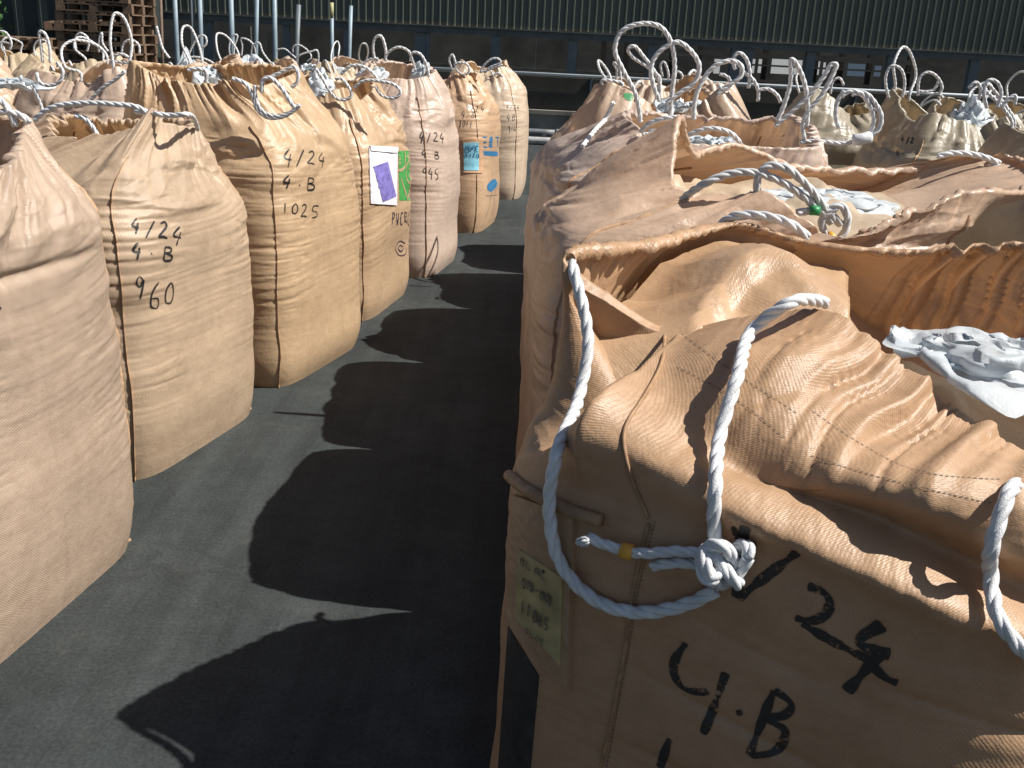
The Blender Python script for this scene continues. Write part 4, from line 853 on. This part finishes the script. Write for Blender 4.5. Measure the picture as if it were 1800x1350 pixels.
    ropes_y(b2, 3.35, .0105, [[(1648, 276), (1670, 270), (1705, 271), (1735, 278), (1757, 288)], [(1755, 288), (1738, 300), (1725, 320)]], 2)
    b3 = make_bag('bag in the right row below the tallest upright rope loop', (.62, 4.15), 5, fabric('cloth_dusty', (.58, .47, .39), .0, seed=10, crease=.6), 103,
                  hs=1.07, half=(.54, .56), nbody=8, crink=1.1, nu=380, nb=80, ntop=80, group=GR, cover_z=1.17, pleat=1.1,
                  rimpx=[(180, 1095, 205, 4.0), (205, 1120, 225, 3.8), (225, 1125, 245, 3.7), (250, 1210, 255, 3.65), (280, 1320, 260, 3.65), (310, 1430, 262, 3.7), (340, 1440, 235, 3.95), (5, 1420, 215, 4.2), (40, 1380, 205, 4.45), (75, 1270, 205, 4.5), (110, 1180, 200, 4.5), (145, 1110, 195, 4.3)])
    liner(b3, -.05, -.05, .24, .07, 107, z=1.22); liner(b3, .12, -.2, .2, .06, 108, z=1.22)
    ropes_y(b3, 3.85, .0092, [[(1126, 215), (1118, 168), (1096, 125), (1081, 88), (1092, 56), (1125, 42), (1160, 47), (1180, 75), (1186, 115), (1181, 165), (1178, 208)],
                              [(1160, 178), (1148, 148), (1145, 115), (1160, 90), (1190, 74), (1213, 88), (1229, 115), (1222, 143), (1195, 163), (1172, 182)],
                              [(1220, 210), (1222, 175), (1236, 140), (1258, 115), (1285, 107), (1303, 116), (1302, 134), (1284, 148), (1262, 165)],
                              [(1366, 212), (1377, 188), (1390, 142), (1391, 104), (1403, 118), (1415, 150), (1420, 190), (1418, 222)],
                              [(1363, 222), (1388, 200), (1422, 168), (1450, 132), (1461, 114), (1470, 113), (1464, 130), (1444, 168), (1420, 196), (1411, 220), (1414, 246)],
                              [(1126, 232, 3.7), (1140, 218, 3.68), (1170, 208, 3.66), (1195, 206, 3.66)], [(1130, 236, 3.66), (1160, 243, 3.64), (1185, 246, 3.64)], [(1205, 240, 3.6), (1245, 226, 3.58), (1280, 232, 3.58), (1300, 250, 3.6)],
                              [(1484, 160), (1471, 182), (1469, 205), (1474, 225)], [(1480, 170), (1495, 160), (1515, 166), (1530, 188), (1536, 212), (1528, 236), (1514, 246)], [(1498, 166), (1520, 164), (1540, 184), (1549, 205), (1545, 226), (1524, 244)],
                              [(1406, 250), (1440, 248), (1480, 252), (1515, 245), (1528, 240)]], 2)
    rope(b3, [at_y(1078, 180, 4.05)] + lay(b3, [(1068, 212), (1050, 232), (1027, 262)], .010), .0095, 2)
    v, f = tube_geo(spline([at_y(1500, 246, 3.83), at_y(1512, 245, 3.82), at_y(1528, 241, 3.83)], .01), .022, 12); mesh_obj('rope_wrap', v, f, M_ROPE, b3.root, True)
    b4 = make_bag('bag with a green tag mark behind the tall rope loop', (.66, 5.28), 8, fabric('cloth_tan_far', (.56, .43, .31), .1, seed=11), 109,
                  hs=1.06, half=(.53, .54), nbody=5.5, rimr=.66, rimz=1.33, nu=240, nb=70, ntop=60, group=GR, cover_z=1.16)
    liner(b4, .1, -.1, .22, .12, 113, z=1.27)
    ropes_y(b4, 5.0, .0095, [[(1150, 165), (1160, 140), (1142, 120), (1112, 100), (1104, 86), (1114, 81), (1130, 98), (1148, 122), (1160, 150), (1158, 172)], [(1060, 152), (1058, 142), (1075, 142), (1095, 148), (1080, 157), (1066, 156)], [(1293, 122), (1289, 104), (1298, 93), (1311, 102), (1318, 128), (1316, 155)],
                             [(1306, 125), (1325, 142), (1333, 160), (1332, 178)], [(1265, 130), (1280, 136), (1284, 150), (1275, 158), (1262, 150)], [(1335, 158), (1352, 157), (1368, 170), (1372, 180)]], 1)
    strokes(b4, [[(1098, 172), (1105, 170), (1112, 174)], [(1118, 165), (1122, 175)]], .03, M_GTAPE, 'green_tag')
    b5 = make_bag('fifth bag along the right row with pleated pale collar', (.85, 6.35), 8, fabric('cloth_tan_far2', (.57, .45, .34), .1, seed=12), 127,
                  hs=1.06, half=(.51, .51), rimr=.66, rimz=1.33, nu=220, nb=60, ntop=56, group=GR, cover_z=1.16, pleat=1.3)
    ropes_y(b5, 6.3, .009, [[(1080, 145), (1085, 125), (1078, 110), (1087, 116), (1091, 145)]], 1); auto_ropes(b5, 33, .0095, 1, n=3)
    b6 = make_bag('farthest bag of the right row with small thin rope loops', (.95, 7.45), 8, fabric('cloth_tan_far3', (.57, .44, .31), .1, seed=13), 131,
                  hs=1.05, half=(.50, .50), rimr=.64, rimz=1.30, nu=200, nb=56, ntop=50, group=GR, cover_z=1.16)
    ropes_y(b6, 7.3, .009, [[(1165, 135), (1162, 112), (1167, 109), (1174, 125), (1175, 140)], [(1182, 132), (1192, 126), (1199, 132), (1198, 142)]], 1)
    return R1, b2, b3, b4
R1, R2, R3, R4 = right_row()

# ================= other columns
def others():
    C = [fabric('cloth_far_a', (.53, .43, .29), .0, seed=21), fabric('cloth_far_b', (.59, .44, .31), .0, seed=22), fabric('cloth_far_c', (.57, .45, .35), .0, seed=23)]
    spots = [('shaded bag in the far right column, half hidden by a hanging rope ring', 2.1, 7.0, 0, GC), ('shaded bag marked 4 stroke 2 in the far right column', 2.45, 5.9, 4, GC),
             ('shaded bag with orange inner collar at the right edge', 2.62, 4.75, 8, GC),
             ('bag at the right edge, farthest column, nearest of three', 3.75, 4.9, 8, GC), ('middle bag of the farthest right column', 3.55, 6.05, 5, GC), ('rear bag of the farthest right column', 3.2, 7.15, 0, GC),
             ('second column bag with a hanging rope ring, behind the two nearest left bags', -2.75, 4.55, -8, GB), ('bag at the left edge with a long white liner strip', -3.35, 5.75, -10, GB),
             ('bag behind the 960 bag, greenish beige collar', -2.33, 5.8, -14, GB), ('bag with a tall narrow collar before the pallet stack', -3.3, 7.6, -8, GB),
             ('bag behind the 1025 bag with white plastic sticking up', -2.3, 6.9, -12, GB), ('bag with a peaked collar behind the white plastic', -2.2, 8.1, -12, GB),
             ('pinkish bag with a folded square mouth in the second column', -1.9, 9.2, -10, GB), ('bag with an orange brown mouth at the far left edge', -4.4, 7.8, -8, GB),
             ('small far bag with thin loops below the middle poles', -1.75, 10.4, -10, GB), ('low bag at the left edge before the pallets', -4.6, 9.2, -8, GB)]
    RP = {0: [[(1460, 165), (1465, 142), (1475, 137), (1483, 150)]], 1: [[(1562, 172), (1557, 135), (1567, 116), (1582, 120), (1590, 140), (1586, 172)], [(1614, 168), (1618, 135), (1632, 127), (1648, 136), (1656, 155), (1650, 165)], [(1612, 160), (1640, 158), (1650, 142)]],
          2: [[(1735, 190), (1730, 155), (1738, 141), (1752, 144), (1760, 162), (1752, 190)], [(1703, 155), (1715, 145), (1724, 155), (1720, 175)], [(1760, 190), (1775, 172), (1785, 168), (1783, 185)]],
          6: [[(64, 128), (70, 145), (88, 150), (105, 143), (110, 125), (100, 110)], [(55, 150), (62, 160), (70, 178), (75, 198)], [(160, 175), (180, 155), (205, 138), (220, 125)]],
          7: [[(75, 110), (72, 80), (70, 55), (78, 58), (86, 78), (88, 110)]], 13: [[(17, 88), (20, 75), (10, 57), (-5, 55)], [(-10, 78), (5, 74), (20, 77)]],
          15: [[(62, 98), (60, 82), (68, 71), (80, 72), (88, 85)]], 9: [[(134, 86), (133, 66), (141, 58), (153, 65), (156, 75), (153, 90)], [(174, 92), (176, 62), (179, 58), (180, 75), (190, 90)]],
          8: [[(195, 115), (200, 100), (215, 95), (228, 103)], [(196, 108), (220, 110), (246, 112)]], 10: [[(275, 46), (280, 65), (286, 85), (298, 102)], [(214, 92), (218, 76), (230, 70), (243, 78), (245, 95)]],
          11: [[(330, 100), (338, 82), (350, 64), (360, 63), (363, 75), (354, 86)], [(318, 110), (340, 100), (370, 108), (390, 125)], [(325, 123), (350, 118), (368, 130), (360, 142)]],
          12: [[(405, 100), (403, 80), (410, 62), (417, 62), (412, 82), (410, 102)], [(424, 98), (426, 80), (424, 68), (436, 70), (446, 80), (450, 100)], [(442, 108), (445, 80), (455, 75), (462, 92), (478, 112), (495, 124)]],
          14: [[(515, 92), (516, 82), (525, 79), (540, 88), (547, 100), (540, 108)], [(486, 88), (500, 86), (512, 95), (520, 102)]]}
    CG = fabric('cloth_far_shaded', (.36, .32, .235), .0, seed=25)  # base colour darkened and greyed to carry the shade on these bags
    for i, (lab, x, y, r, g) in enumerate(spots):
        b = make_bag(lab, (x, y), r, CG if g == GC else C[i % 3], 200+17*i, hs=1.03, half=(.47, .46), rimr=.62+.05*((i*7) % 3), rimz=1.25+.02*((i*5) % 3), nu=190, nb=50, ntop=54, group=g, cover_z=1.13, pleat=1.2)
        ropes_y(b, y-.1, .0085, RP.get(i, []), 1); auto_ropes(b, 300+i, .0085, 1, n=4, skip=(0, 2) if i in RP else ())
        if i in (1, 6, 7, 10, 11, 13, 2, 12): liner(b, .05, -.05, .22, .13, 400+i, z=1.24, spike=.8 if i in (10, 1, 11) else 0)
        if i == 7: q = at_z(18, 136, 1.27); liner(b, q[0]-x, q[1]-y, .2, .08, 431, z=1.24, squash=.5)
        if i == 1: write(b, '4/2', 1585, 239, (8, 1), (-1, 12), .010, seed=30); write(b, '4.', 1576, 262, (8, 1), (-1, 12), .010, seed=31)
others()
